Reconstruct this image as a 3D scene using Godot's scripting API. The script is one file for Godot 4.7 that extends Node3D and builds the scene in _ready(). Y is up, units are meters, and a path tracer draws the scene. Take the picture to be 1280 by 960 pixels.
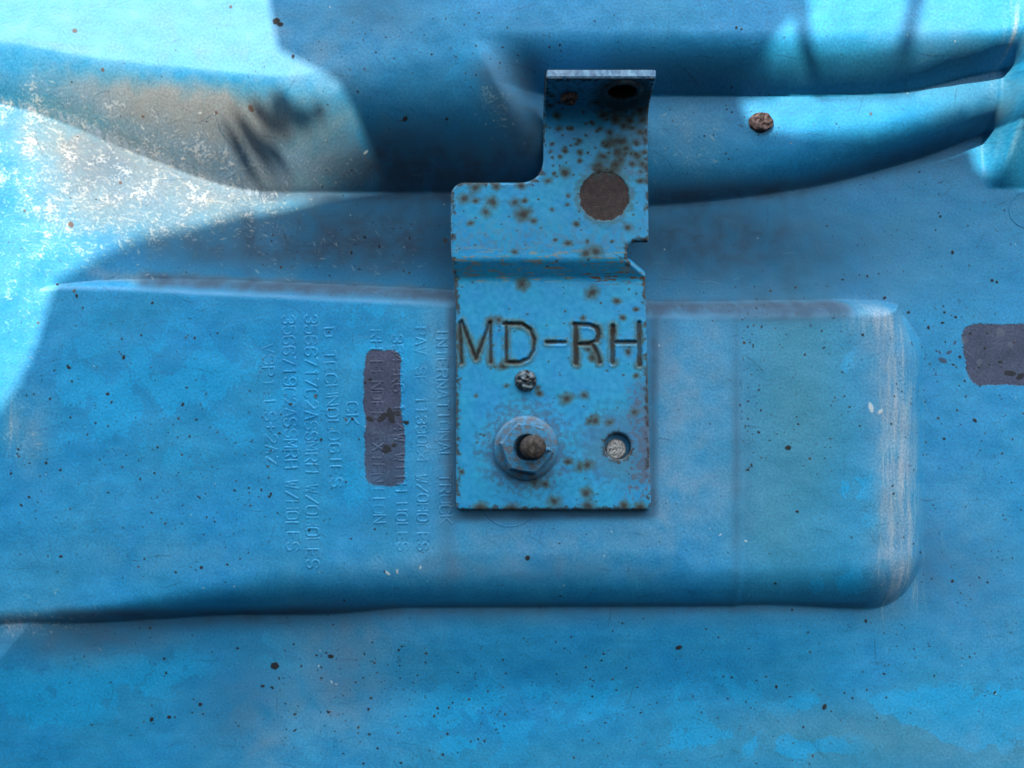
extends Node3D

# Lengths below are counted in units of K metres (about a quarter of a millimetre); x runs right, y down, h towards the viewer.
const K := 0.00026
const D := 1385.0          # eye distance from the sheet
const SUN := Vector3(-0.36, 0.50, 0.79)
# the region that the panel's paint covers
const TX := -260.0
const TY := -220.0
const TWD := 1800.0
const THT := 1400.0
const TW := 2048
const TH := 1593

var und := FastNoiseLite.new()
var rng := RandomNumberGenerator.new()
var panel_material: StandardMaterial3D
var names := {}

func _ready():
	rng.seed = 7
	# ---------------------------------------------------------------- camera, sky, sun, exposure
	var cam := Camera3D.new()
	cam.name = "camera"
	cam.position = Vector3(0, 0, D * K)
	cam.fov = rad_to_deg(2.0 * atan(480.0 / D))
	cam.near = 0.01
	cam.far = 20.0
	add_child(cam)
	cam.current = true
	var env := Environment.new()
	var sm := ProceduralSkyMaterial.new()
	sm.sky_top_color = Color(0.97, 0.98, 1.0)
	sm.sky_horizon_color = Color(0.20, 0.225, 0.245)
	sm.sky_curve = 0.7
	sm.sky_energy_multiplier = 1.75
	sm.ground_horizon_color = Color(0.10, 0.10, 0.10)
	sm.ground_bottom_color = Color(0.06, 0.06, 0.06)
	sm.sun_angle_max = 2.0
	var sky := Sky.new()
	sky.sky_material = sm
	env.background_mode = Environment.BG_SKY
	env.sky = sky
	env.tonemap_mode = Environment.TONE_MAPPER_LINEAR
	env.tonemap_exposure = 1.85
	env.sdfgi_enabled = true
	env.ssao_enabled = true
	env.ssil_enabled = true
	var we := WorldEnvironment.new()
	we.name = "world_environment"
	we.environment = env
	add_child(we)
	var sun := DirectionalLight3D.new()
	sun.name = "sun"
	sun.light_energy = 1.45
	sun.light_color = Color(1.0, 0.96, 0.90)
	sun.light_angular_distance = 0.5
	sun.shadow_enabled = true
	add_child(sun)
	sun.look_at_from_position(SUN, Vector3.ZERO, Vector3.UP)

	und.seed = 3
	und.noise_type = FastNoiseLite.TYPE_SIMPLEX_SMOOTH
	und.frequency = 0.009
	und.fractal_octaves = 3

	build_panel()
	build_bracket()
	build_fasteners()
	build_shade()

# ==================================================================== small helpers
func lin(t: Array, x: float) -> float:          # a smooth curve through a table of Vector2
	if x <= t[0].x:
		return t[0].y
	for i in range(1, t.size()):
		if x < t[i].x:
			var a: Vector2 = t[i - 1]
			var b: Vector2 = t[i]
			var u := (x - a.x) / (b.x - a.x)
			var before: Vector2 = t[i - 2] if i > 1 else a - (b - a)
			var after: Vector2 = t[i + 1] if i + 1 < t.size() else b + (b - a)
			var ma := (b.y - before.y) / (b.x - before.x) * (b.x - a.x)
			var mb := (after.y - a.y) / (after.x - a.x) * (b.x - a.x)
			return a.y * (1.0 + 2.0 * u) * (1.0 - u) ** 2 + ma * u * (1.0 - u) ** 2 + b.y * u * u * (3.0 - 2.0 * u) - mb * u * u * (1.0 - u)
	return t[t.size() - 1].y

func ss(a: float, b: float, x: float) -> float:
	var t := clampf((x - a) / (b - a), 0.0, 1.0)
	return t * t * (3.0 - 2.0 * t)

func P(x: float, y: float, h: float) -> Vector3:
	return Vector3((x - 640.0) * K, (480.0 - y) * K, h * K)

func sheet_at(px: float, py: float) -> Vector3:   # the point of the sheet (x, y, h) that is seen at a spot of the photograph
	var h := 0.0
	var x := px
	var y := py
	for i in 6:
		h = lerpf(h, height(x, y), 0.7)
		var f := 1.0 - h / D
		x = 640.0 + (px - 640.0) * f
		y = 480.0 + (py - 480.0) * f
	return Vector3(x, y, height(x, y))

func numbered(called: String) -> String:
	if not names.has(called):
		names[called] = 0
		return called
	names[called] += 1
	return "%s_%03d" % [called, names[called]]

func thing(called: String, label: String, category: String, at := Vector3.ZERO, group := "") -> Node3D:
	var o := Node3D.new()
	o.name = numbered(called)
	o.position = at
	add_child(o)
	tag(o, label, category, group)
	return o

func tag(o: Node, label: String, category: String, group := ""):
	o.set_meta("label", label)
	o.set_meta("category", category)
	if group:
		o.set_meta("group", group)

func part(called: String, m: Mesh, mat: Material, parent: Node, at := Vector3.ZERO) -> MeshInstance3D:
	var o := MeshInstance3D.new()
	o.name = called
	o.mesh = m
	o.material_override = mat
	o.position = at
	parent.add_child(o, true)
	return o

func make_mesh(v: PackedVector3Array, n: PackedVector3Array, uv: PackedVector2Array, idx: PackedInt32Array) -> ArrayMesh:
	var a := []
	a.resize(Mesh.ARRAY_MAX)
	a[Mesh.ARRAY_VERTEX] = v
	a[Mesh.ARRAY_NORMAL] = n
	if uv.size():
		a[Mesh.ARRAY_TEX_UV] = uv
	a[Mesh.ARRAY_INDEX] = idx
	var m := ArrayMesh.new()
	m.add_surface_from_arrays(Mesh.PRIMITIVE_TRIANGLES, a)
	return m

func noise_bytes(w: int, h: int, seed_: int, freq: float, oct: int, kind := FastNoiseLite.TYPE_SIMPLEX_SMOOTH, fractal := FastNoiseLite.FRACTAL_FBM, warp := 0.0) -> PackedByteArray:
	var n := FastNoiseLite.new()
	n.seed = seed_
	n.noise_type = kind
	n.frequency = freq
	n.fractal_type = fractal if oct > 1 else FastNoiseLite.FRACTAL_NONE
	n.fractal_octaves = oct
	if warp > 0.0:
		n.domain_warp_enabled = true
		n.domain_warp_amplitude = warp
		n.domain_warp_frequency = freq * 0.7
		n.domain_warp_fractal_type = FastNoiseLite.DOMAIN_WARP_FRACTAL_NONE
	var im := n.get_image(w, h)
	im.convert(Image.FORMAT_L8)
	return im.get_data()

func streak_bytes(w: int, h: int, seed_: int, freq: float, sx: float, sy: float) -> PackedByteArray:
	var n := FastNoiseLite.new()
	n.seed = seed_
	n.noise_type = FastNoiseLite.TYPE_SIMPLEX_SMOOTH
	n.frequency = freq
	n.fractal_octaves = 4
	var im := n.get_image(int(w / sx), int(h / sy))
	im.convert(Image.FORMAT_L8)
	im.resize(w, h, Image.INTERPOLATE_CUBIC)
	return im.get_data()

# ==================================================================== the moulded sheet
var t_crease := [Vector2(-300, 100), Vector2(0, 139), Vector2(80, 158), Vector2(180, 198), Vector2(310, 238), Vector2(560, 244), Vector2(760, 246)]
var t_edge_a := [Vector2(-300, 70), Vector2(0, 92), Vector2(150, 116), Vector2(300, 136), Vector2(440, 150), Vector2(600, 144)]
var t_ridge := [Vector2(560, 132), Vector2(1085, 132), Vector2(1215, 106), Vector2(1400, 80)]
var t_foot := [Vector2(600, 262), Vector2(820, 259), Vector2(1000, 238), Vector2(1150, 197), Vector2(1235, 166), Vector2(1400, 140)]
var t_turn := [Vector2(85, 588), Vector2(130, 616), Vector2(180, 640), Vector2(250, 662)]
var t_top := [Vector2(-100, 352), Vector2(110, 344), Vector2(300, 352), Vector2(560, 364), Vector2(820, 378), Vector2(1060, 376), Vector2(1160, 380)]
var t_bottom := [Vector2(-100, 797), Vector2(60, 789), Vector2(200, 777), Vector2(300, 770), Vector2(480, 768), Vector2(700, 767), Vector2(1000, 765), Vector2(1160, 759)]

func height(x: float, y: float) -> float:
	# the flat, with its left part folded up
	var t := ss(690.0, 765.0, y)
	var fold := lerpf(318.0, 440.0 - (y - 770.0) * 0.8, t)
	var r := clampf((fold - x) / lerpf(250.0, 385.0, t), 0.0, 1.0)
	var flat := lerpf(49.0, 41.0, t) * lerpf(r * r * (3.0 - 2.0 * r) * 0.55 + r * 0.45, r * r, t)
	flat += 24.0 * ss(90.0, -80.0, x) * (1.0 - ss(360.0, 600.0, y))
	if y > 700.0:
		flat += 17.0 * (1.0 - ss(765.0, 885.0, y)) * ss(380.0, 520.0, x) * (1.0 - ss(940.0, 1120.0, x))
	if y < 380.0:
		flat += 20.0 * (1.0 - ss(236.0, 372.0, y)) * ss(300.0, 420.0, x) * (1.0 - ss(930.0, 1180.0, x))
	var h := flat
	# the raised upper body
	if y < 300.0:
		var yc := lin(t_crease, x)
		var round_off := ss(360.0, 500.0, x)
		var ya := lin(t_edge_a, x) - lerpf(20.0, 46.0, round_off)
		var v := clampf((y - ya) / (yc - ya), 0.0, 1.0)
		var a := lerpf(lerpf(86.0, 116.0, ss(120.0, 520.0, x)), flat, pow(v, lerpf(1.4, 2.1, round_off)))
		var up := a
		if x > 560.0:
			var yb := lin(t_ridge, x)
			var yt := minf(98.0, yb - 12.0) - 26.0
			var b := 0.0
			if y < yb:
				var w := clampf((y - yt) / (yb - yt), 0.0, 1.0)
				b = lerpf(112.0, 58.0, pow(w, 2.0))
			else:
				var yl := lin(t_foot, x)
				var w := clampf((y - yb) / (yl - yb), 0.0, 1.0)
				b = lerpf(58.0, flat, pow(w, 3.8))
			var xb := lin(t_turn, y)
			up = lerpf(a, b, ss(xb, xb + 62.0, x))
		h = maxf(h, up)
		# the upright rib at the right
		var rib := ss(1226.0, 1252.0, x) * (1.0 - clampf((y - 110.0) / 125.0, 0.0, 1.0))
		h = maxf(h, lerpf(h, maxf(h, 112.0), rib))
	# the long raised pad
	if y > 330.0 and y < 790.0 and x < 1170.0:
		var ut := (y - lin(t_top, x)) / 25.0
		var ub := (lin(t_bottom, x) - y) / lerpf(40.0, 74.0, ss(100.0, 460.0, x))
		var ur := (1153.0 - x) / 72.0
		var ka := maxf(0.0, 1.0 - ut)
		var kb := maxf(0.0, 1.0 - ub)
		var kr := maxf(0.0, 1.0 - ur)
		var kl := maxf(0.0, 1.0 - (x + 130.0) / 60.0) * ss(440.0, 540.0, y)
		var corner := 0.0
		if kr > 0.0:
			corner = maxf(0.0, 1.0 - (y - 376.0) / 80.0)
		var far := sqrt(maxf(ka, corner * minf(1.0, kr * 1.6)) ** 2 + kb * kb + kr * kr + kl * kl)
		if ka >= 1.0 or kl >= 1.0:
			far = 1.0
		if far < 1.0:
			var hp := 50.0 * (1.0 - pow(far, 2.4))
			hp -= 1.8 * ss(913.0, 922.0, x) * ss(0.0, 12.0, hp)
			# the moulding sinks a little round the bracket's foot
			var q := maxf(absf(x - 690.0) - 122.0, absf(y - 505.0) - 150.0)
			hp += 1.6 * ss(34.0, 12.0, absf(q - 14.0)) * ss(20.0, 45.0, hp)
			h = maxf(h, hp)
	return h

func wavy(x: float, y: float) -> float:
	return height(x, y) + und.get_noise_2d(x, y) * 1.5

func axis_steps(lo: float, a: float, b: float, hi: float, step: float, near: float, far: float) -> PackedFloat32Array:
	var out := PackedFloat32Array()
	var x := lo
	while x < hi - 0.01:
		out.append(x)
		var s := step
		if x < a - 0.01:
			s = minf(14.0, a - x)
		elif x >= b - 0.01:
			s = minf(14.0, hi - x)
		if x < near - 0.01:
			s = minf(s, near - x)
		if x < far - 0.01:
			s = minf(s, far - x)
		x += s
	out.append(hi)
	return out

func fold_uv(v: float) -> float:
	if v < 0.0:
		return -v
	if v > 1.0:
		return 2.0 - v
	return v

func panel_uv(x: float, y: float) -> Vector2:
	return Vector2(fold_uv((x - TX) / TWD), fold_uv((y - TY) / THT))

func build_panel():
	paint_panel()
	var root := thing("fender_panel", "weathered blue moulded fender panel with raised pad and embossed lettering, behind the bracket", "vehicle panel")
	var xs := axis_steps(-560.0, -40.0, 1310.0, 1840.0, 1.8, TX, TX + TWD)
	var ys := axis_steps(-460.0, 0.0, 970.0, 1420.0, 1.8, TY, TY + THT)
	var w := xs.size()
	var hh := ys.size()
	var hs := PackedFloat32Array()
	hs.resize(w * hh)
	var fill := func(j: int):
		var row := PackedFloat32Array()
		row.resize(w)
		for i in w:
			row[i] = wavy(xs[i], ys[j])
		return row
	var rows := []
	rows.resize(hh)
	var id := WorkerThreadPool.add_group_task(func(j): rows[j] = fill.call(j), hh)
	WorkerThreadPool.wait_for_group_task_completion(id)
	var v := PackedVector3Array()
	var n := PackedVector3Array()
	var uv := PackedVector2Array()
	v.resize(w * hh)
	n.resize(w * hh)
	uv.resize(w * hh)
	for j in hh:
		var row: PackedFloat32Array = rows[j]
		var ru: PackedFloat32Array = rows[maxi(0, j - 1)]
		var rd: PackedFloat32Array = rows[mini(hh - 1, j + 1)]
		var dy := ys[mini(hh - 1, j + 1)] - ys[maxi(0, j - 1)]
		for i in w:
			var k := j * w + i
			var i0 := maxi(0, i - 1)
			var i1 := mini(w - 1, i + 1)
			v[k] = P(xs[i], ys[j], row[i])
			n[k] = Vector3(-(row[i1] - row[i0]) / (xs[i1] - xs[i0]), (rd[i] - ru[i]) / dy, 1.0).normalized()
			uv[k] = panel_uv(xs[i], ys[j])
	var idx := PackedInt32Array()
	idx.resize((w - 1) * (hh - 1) * 6)
	var c := 0
	for j in hh - 1:
		for i in w - 1:
			var k := j * w + i
			idx[c] = k
			idx[c + 1] = k + 1
			idx[c + 2] = k + w
			idx[c + 3] = k + 1
			idx[c + 4] = k + w + 1
			idx[c + 5] = k + w
			c += 6
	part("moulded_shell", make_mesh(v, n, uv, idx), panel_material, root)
	# embossed lines: text, spots of the photograph where the baseline starts and ends, letter height
	var lines := [
		["INTERNATIONAL TRUCK", Vector2(545, 409), Vector2(551, 657), 13.5, 1.0],
		["PAV SE 11390C4 W/OHOLES", Vector2(519, 409), Vector2(522, 690), 13.0, 1.0],
		["3544R6 1C4W WITH HOLES", Vector2(490, 418), Vector2(497, 690), 13.0, 1.0],
		["RH FENDER EXTENTION", Vector2(463, 412), Vector2(467, 656), 14.0, 1.0],
		["CK", Vector2(433, 502), Vector2(434, 533), 14.0, 1.15],
		["D TECHNOLOGIES", Vector2(404, 409), Vector2(414, 611), 13.5, 1.0],
		["3566717C2ASSMRH W/OHOLES", Vector2(381, 393), Vector2(383, 712), 15.0, 1.25],
		["3566719C2ASSMRH W/HOLES", Vector2(353, 394), Vector2(359, 690), 15.0, 1.15],
		["V9P1-LS+2AZ", Vector2(328, 430), Vector2(333, 584), 14.0, 0.9],
	]
	for l in lines:
		part("embossed_lettering", emboss(l[0], l[1], l[2], l[3], l[4]), panel_material, root)
	for ring in [[Vector2(637, 622), 36.0], [Vector2(1284, 262), 22.0]]:
		part("embossed_ring", ring_mark(ring[0], ring[1]), panel_material, root)

# -------------------------------------------------------------------- a single-stroke alphabet on a 4 by 6 grid
var glyphs := {
	"A": "00 26 40|12 32", "C": "45 36 16 05 01 10 30 41", "D": "00 06 26 45 41 20 00", "E": "46 06 00 40|03 33", "F": "46 06 00|03 33",
	"G": "45 36 16 05 01 10 30 41 43 23", "H": "00 06|40 46|03 43", "I": "20 26", "K": "00 06|46 02|13 40", "L": "06 00 40", "M": "00 06 22 46 40",
	"N": "00 06 40 46", "O": "10 01 05 16 36 45 41 30 10", "P": "00 06 36 45 44 33 03", "R": "00 06 36 45 44 33 03|23 40", "S": "45 36 16 05 04 13 33 42 41 30 10 01",
	"T": "06 46|26 20", "U": "06 01 10 30 41 46", "V": "06 20 46", "W": "06 10 24 30 46", "X": "00 46|06 40", "Z": "06 46 00 40",
	"1": "15 26 20", "2": "05 16 36 45 44 00 40", "3": "05 16 36 45 44 33 23|33 42 41 30 10 01", "4": "30 36 02 42", "5": "46 06 04 34 43 41 30 10 01",
	"6": "45 36 16 05 01 10 30 41 42 33 13 02", "7": "06 46 10", "9": "01 10 30 41 45 36 16 05 04 13 33 44", "0": "10 01 05 16 36 45 41 30 10",
	"/": "00 46", "-": "03 43", "+": "03 43|21 25",
}

func emboss(text: String, from: Vector2, to: Vector2, size: float, strength: float) -> ArrayMesh:
	var st := SurfaceTool.new()
	st.begin(Mesh.PRIMITIVE_TRIANGLES)
	st.set_smooth_group(-1)
	var along := (to - from).normalized()
	var up := Vector2(-along.y, along.x) * -1.0         # the tops of the letters point to the right
	if up.x < 0.0:
		up = -up
	var pitch := from.distance_to(to) / text.length()
	for i in text.length():
		var ch := text[i]
		if ch == " ":
			continue
		var worn := rng.randf_range(0.35, 1.1) * strength
		var o := from + along * (pitch * (i + 0.12) + rng.randf_range(-0.5, 0.5)) + up * rng.randf_range(-0.5, 0.5)
		var lean := rng.randf_range(-0.04, 0.04)
		for stroke in glyphs[ch].split("|"):
			var pts := []
			for t in stroke.split(" "):
				var gx := float(t[0]) / 4.0 * pitch * 0.72
				var gy := float(t[1]) / 6.0 * size
				var q := o + along * (gx + lean * gy) + up * gy
				pts.append(sheet_at(q.x, q.y))
			for k in pts.size() - 1:
				bead(st, pts[k], pts[k + 1], 1.6, 0.72 * worn)
	st.generate_normals()
	return st.commit()

func ring_mark(at: Vector2, radius: float) -> ArrayMesh:
	var st := SurfaceTool.new()
	st.begin(Mesh.PRIMITIVE_TRIANGLES)
	st.set_smooth_group(-1)
	var pts := []
	for k in 41:
		var a := TAU * k / 40.0
		pts.append(sheet_at(at.x + cos(a) * radius, at.y + sin(a) * radius))
	for k in 40:
		bead(st, pts[k], pts[k + 1], 1.1, 0.8)
	st.generate_normals()
	return st.commit()

func bead(st: SurfaceTool, a: Vector3, b: Vector3, w: float, tall: float):
	var d := Vector2(b.x - a.x, b.y - a.y)
	if d.length() < 0.01:
		return
	d = d.normalized()
	var s := Vector2(-d.y, d.x)
	var rows := []
	for e in [[a, -w * 0.7, 0.0], [a, 0.0, 1.0], [b, 0.0, 1.0], [b, w * 0.7, 0.0]]:
		var p: Vector3 = e[0]
		var row := []
		for c in [[-1.0, -0.15], [-0.5, 0.85], [0.5, 0.85], [1.0, -0.15]]:
			var x: float = p.x + d.x * e[1] + s.x * w * c[0]
			var y: float = p.y + d.y * e[1] + s.y * w * c[0]
			var z: float = wavy(x, y) + (tall * c[1] if e[2] > 0.0 else -0.15)
			row.append([P(x, y, z), panel_uv(x, y)])
		rows.append(row)
	for j in 3:
		for i in 3:
			for q in [[j, i], [j, i + 1], [j + 1, i], [j, i + 1], [j + 1, i + 1], [j + 1, i]]:
				st.set_uv(rows[q[0]][q[1]][1])
				st.add_vertex(rows[q[0]][q[1]][0])

# -------------------------------------------------------------------- its paint
const LW := 450
const LH := 350
var lay := []

func blob(n: int, px: float, py: float, rx: float, ry: float, amount: float, turn := 0.0):
	var at := sheet_at(px, py)
	var a: PackedFloat32Array = lay[n]
	var big := maxf(rx, ry) * 1.9
	var ct := cos(deg_to_rad(turn))
	var sn := sin(deg_to_rad(turn))
	var x0 := maxi(0, int((at.x - big - TX) / 4.0))
	var x1 := mini(LW - 1, int((at.x + big - TX) / 4.0))
	var y0 := maxi(0, int((at.y - big - TY) / 4.0))
	var y1 := mini(LH - 1, int((at.y + big - TY) / 4.0))
	for j in range(y0, y1 + 1):
		for i in range(x0, x1 + 1):
			var dx := TX + i * 4.0 + 2.0 - at.x
			var dy := TY + j * 4.0 + 2.0 - at.y
			var u := (dx * ct + dy * sn) / rx
			var w := (-dx * sn + dy * ct) / ry
			var d := u * u + w * w
			if d < 3.6:
				var f := exp(-d * 1.1) * amount
				a[j * LW + i] = clampf(a[j * LW + i] + f * (1.0 - a[j * LW + i] if f > 0.0 else 1.0), 0.0, 1.0)
	lay[n] = a

func strip(n: int, pts: Array, wide: float, amount: float):     # a soft worn line
	for k in pts.size() - 1:
		var a: Vector2 = pts[k]
		var b: Vector2 = pts[k + 1]
		var steps := maxi(1, int(a.distance_to(b) / (wide * 0.8)))
		for i in steps:
			var p := a.lerp(b, (i + 0.5) / steps)
			blob(n, p.x, p.y, wide, wide, amount)

const CHALK_GLINT := 0
const WHITE := 1
const DIRT_SHADE := 2
const CLEAN := 3
const TAN := 4
const VEIN := 6
const TEAL := 7

func lay_paint():
	for i in 8:
		var a := PackedFloat32Array()
		a.resize(LW * LH)
		lay.append(a)
	# chalky oxidised paint
	for b in [[866, 470, 66, 120, .8], [850, 620, 80, 60, .75], [1110, 470, 30, 60, .6], [1120, 640, 30, 100, .6], [700, 690, 190, 32, .55], [550, 420, 24, 60, .5], [545, 560, 26, 110, .45], [830, 520, 16, 140, .75], [640, 668, 120, 18, .35],
			[1120, 560, 34, 190, .75], [1100, 420, 40, 40, .6], [1118, 720, 30, 40, .6], [230, 700, 200, 30, .25], [170, 620, 120, 60, .12], [40, 540, 22, 60, .6], [60, 780, 90, 26, .55],
			[430, 850, 90, 90, .5], [400, 900, 70, 60, .4], [150, 800, 100, 26, .4], [80, 830, 70, 16, .3], [440, 790, 90, 30, .45], [330, 930, 40, 60, .5], [1200, 660, 70, 120, .35], [1230, 780, 70, 60, .3], [1240, 930, 130, 50, .35], [1010, 910, 150, 30, .25],
			[430, 300, 150, 40, .35], [880, 150, 70, 40, .45], [860, 180, 60, 50, .3], [640, 120, 26, 34, .4], [660, 170, 20, 60, .35], [470, 30, 60, 40, .4], [700, 30, 120, 30, .2], [1040, 300, 160, 60, .15],
			[330, 60, 120, 40, .55], [400, 100, 60, 30, .6], [200, 60, 200, 40, .55], [100, 20, 160, 40, .4], [260, 15, 120, 30, .4], [1170, 30, 90, 40, .35], [1200, 130, 50, 30, .25], [390, 205, 70, 30, .75], [300, 225, 60, 14, .6], [180, 160, 130, 20, .4, 20.0],
			[250, 215, 100, 50, .6], [170, 240, 110, 60, .5], [330, 300, 60, 30, .3], [60, 110, 90, 16, .4, 8.0], [680, 320, 60, 20, .2], [530, 710, 120, 20, .35]]:
		blob(CHALK_GLINT, b[0], b[1], b[2], b[3], b[4], b[5] if b.size() > 5 else 0.0)
	# scuffed to white
	for b in [[1122, 470, 22, 60, .45], [1126, 580, 24, 100, .6], [1126, 670, 22, 60, .5], [1110, 400, 40, 14, .6, 35.0], [1125, 720, 12, 30, .6], [1092, 405, 34, 16, .4], [16, 530, 9, 40, .5], [20, 780, 30, 12, .5],
			[1268, 40, 10, 60, .7], [1266, 175, 14, 26, .4]]:
		blob(WHITE, b[0], b[1], b[2], b[3], b[4], b[5] if b.size() > 5 else 0.0)
	strip(WHITE, [Vector2(0, 126), Vector2(80, 147), Vector2(180, 192), Vector2(300, 237), Vector2(330, 243)], 5.0, .55)
	strip(CHALK_GLINT, [Vector2(0, 48), Vector2(60, 56), Vector2(120, 66)], 4.0, .5)  # sun glint painted as a pale line on the upper edge
	strip(CHALK_GLINT, [Vector2(110, 342), Vector2(300, 354), Vector2(560, 368), Vector2(690, 376), Vector2(820, 384), Vector2(1060, 384)], 8.0, .5)
	# where white scratches lie
	for b in [[30, 200, 40, 80, 1.0], [110, 240, 110, 70, .85], [230, 230, 100, 50, .9], [300, 265, 60, 30, .55], [90, 290, 90, 26, .6], [40, 130, 60, 20, .8], [200, 165, 120, 18, .6, 22.0], [420, 310, 180, 36, .3], [14, 370, 12, 60, .8],
			[400, 210, 60, 20, .35], [60, 320, 50, 20, .5], [620, 115, 30, 26, .5, 50.0], [870, 170, 50, 40, .3], [40, 780, 60, 24, .5], [18, 540, 12, 40, .5], [720, 300, 50, 60, .12]]:
		blob(VEIN, b[0], b[1], b[2], b[3], b[4], b[5] if b.size() > 5 else 0.0)
	# dirt, plus shade painted into the trough and under the pad
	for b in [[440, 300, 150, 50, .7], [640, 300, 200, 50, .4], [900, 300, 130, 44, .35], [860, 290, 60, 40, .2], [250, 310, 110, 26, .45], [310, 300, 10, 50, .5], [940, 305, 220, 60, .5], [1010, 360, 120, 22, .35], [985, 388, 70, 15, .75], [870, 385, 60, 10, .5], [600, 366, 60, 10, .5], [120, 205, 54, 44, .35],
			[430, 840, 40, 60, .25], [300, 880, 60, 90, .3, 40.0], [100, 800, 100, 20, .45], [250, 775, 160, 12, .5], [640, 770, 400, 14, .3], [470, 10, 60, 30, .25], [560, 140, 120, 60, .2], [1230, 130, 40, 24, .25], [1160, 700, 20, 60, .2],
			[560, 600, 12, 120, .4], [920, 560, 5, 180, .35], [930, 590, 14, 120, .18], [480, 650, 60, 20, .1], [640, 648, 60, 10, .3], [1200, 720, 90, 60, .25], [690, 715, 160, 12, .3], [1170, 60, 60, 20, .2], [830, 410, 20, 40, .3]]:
		blob(DIRT_SHADE, b[0], b[1], b[2], b[3], b[4], b[5] if b.size() > 5 else 0.0)
	strip(DIRT_SHADE, [Vector2(564, 378), Vector2(566, 636)], 5.0, .45)  # contact shade painted as a dark outline round the bracket
	strip(DIRT_SHADE, [Vector2(818, 384), Vector2(816, 640)], 5.0, .4)
	strip(DIRT_SHADE, [Vector2(566, 646), Vector2(818, 642)], 5.0, .4)
	strip(DIRT_SHADE, [Vector2(180, 351), Vector2(300, 357), Vector2(560, 371), Vector2(690, 380), Vector2(820, 386), Vector2(1060, 386)], 9.0, .75)
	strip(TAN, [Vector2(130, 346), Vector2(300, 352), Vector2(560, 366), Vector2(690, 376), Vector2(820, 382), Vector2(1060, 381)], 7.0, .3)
	strip(DIRT_SHADE, [Vector2(70, 768), Vector2(300, 766), Vector2(700, 759), Vector2(1080, 758)], 7.0, .3)  # shade under the pad, painted as a dark line
	strip(DIRT_SHADE, [Vector2(320, 243), Vector2(450, 244), Vector2(660, 246)], 8.0, .4)  # painted shade in the creases below the upper body
	strip(DIRT_SHADE, [Vector2(820, 252), Vector2(1000, 235), Vector2(1150, 192), Vector2(1240, 156)], 9.0, .4)
	for b in [[500, 205, 80, 40, .8], [600, 215, 80, 30, .8], [900, 240, 110, 16, .4], [660, 150, 30, 80, .6], [630, 110, 30, 30, .4], [440, 215, 40, 20, .3], [620, 90, 30, 14, .4], [760, 90, 140, 20, .3], [480, 300, 90, 30, .3], [380, 320, 140, 16, .35]]:  # recess and trough darkened in the paint to deepen their shade
		blob(DIRT_SHADE, b[0], b[1], b[2], b[3], b[4])
	# fresh strong blue
	for b in [[1190, 886, 80, 28, 1.0], [1190, 886, 60, 20, 1.0], [1235, 915, 50, 28, 1.0], [1250, 890, 30, 26, 1.0], [1000, 932, 70, 18, .9], [880, 925, 60, 22, .9], [590, 930, 40, 18, .6], [1010, 880, 30, 12, .6], [1255, 880, 30, 20, 1.0], [1175, 915, 24, 12, .9], [1110, 880, 30, 14, .5],
			[1075, 608, 40, 22, .9], [1085, 650, 24, 16, .7], [1060, 730, 50, 20, .8], [1060, 450, 30, 60, .35], [100, 850, 130, 40, .8], [190, 830, 80, 24, .6], [60, 890, 70, 30, .6], [310, 800, 70, 16, .5], [340, 830, 50, 24, .5],
			[700, 880, 260, 40, .4], [560, 910, 140, 50, .4], [900, 860, 160, 30, .25], [240, 480, 220, 90, .45], [480, 400, 60, 40, .6], [520, 440, 30, 20, .6], [150, 540, 140, 120, .3], [430, 610, 60, 40, .4], [620, 80, 200, 40, .35], [520, 90, 120, 30, .3], [1100, 220, 160, 30, .3],
			[400, 940, 50, 30, .5], [380, 905, 40, 30, .4], [670, 450, 200, 40, .3], [1040, 350, 100, 40, .25]]:
		blob(CLEAN, b[0], b[1], b[2], b[3], b[4], b[5] if b.size() > 5 else 0.0)
	# bare tan filler
	for b in [[190, 140, 90, 17, 1.0, 8.0], [250, 150, 70, 24, 1.0, 8.0], [290, 165, 44, 30, .85], [345, 175, 30, 26, .4], [230, 116, 150, 16, .5, 8.0], [400, 150, 50, 24, .35], [220, 132, 120, 22, .8, 9.0], [290, 172, 60, 34, .8], [240, 160, 60, 26, .7, 20.0], [100, 190, 50, 34, .6], [140, 225, 50, 30, .4], [1262, 110, 12, 60, .3], [250, 240, 120, 55, .85], [150, 200, 100, 45, .8], [120, 260, 80, 40, .6], [40, 160, 60, 30, .5], [330, 225, 90, 24, .6], [410, 200, 50, 30, .5], [330, 230, 60, 16, .35], [120, 115, 60, 10, .5, 8.0]]:
		blob(TAN, b[0], b[1], b[2], b[3], b[4], b[5] if b.size() > 5 else 0.0)
	# greener, thinner coat
	for b in [[1000, 560, 80, 180, .7], [990, 500, 60, 120, .7], [960, 650, 40, 60, .6], [1000, 420, 60, 40, .5], [1160, 920, 240, 60, .8], [980, 930, 160, 30, .4], [350, 160, 80, 60, .3], [60, 130, 120, 16, .6, 10.0], [200, 180, 120, 22, .7, 20.0], [400, 190, 60, 40, .5], [1100, 90, 160, 30, .5], [640, 945, 200, 20, .3],
			[1200, 300, 90, 90, .15], [60, 720, 60, 60, .2]]:
		blob(TEAL, b[0], b[1], b[2], b[3], b[4], b[5] if b.size() > 5 else 0.0)

func layer_bytes(first: int) -> PackedByteArray:
	var b := PackedByteArray()
	b.resize(LW * LH * 4)
	for k in 4:
		var a: PackedFloat32Array = lay[first + k]
		for i in LW * LH:
			b[i * 4 + k] = int(a[i] * 255.0)
	var im := Image.create_from_data(LW, LH, false, Image.FORMAT_RGBA8, b)
	im.resize(TW, TH, Image.INTERPOLATE_BILINEAR)
	return im.get_data()

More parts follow.
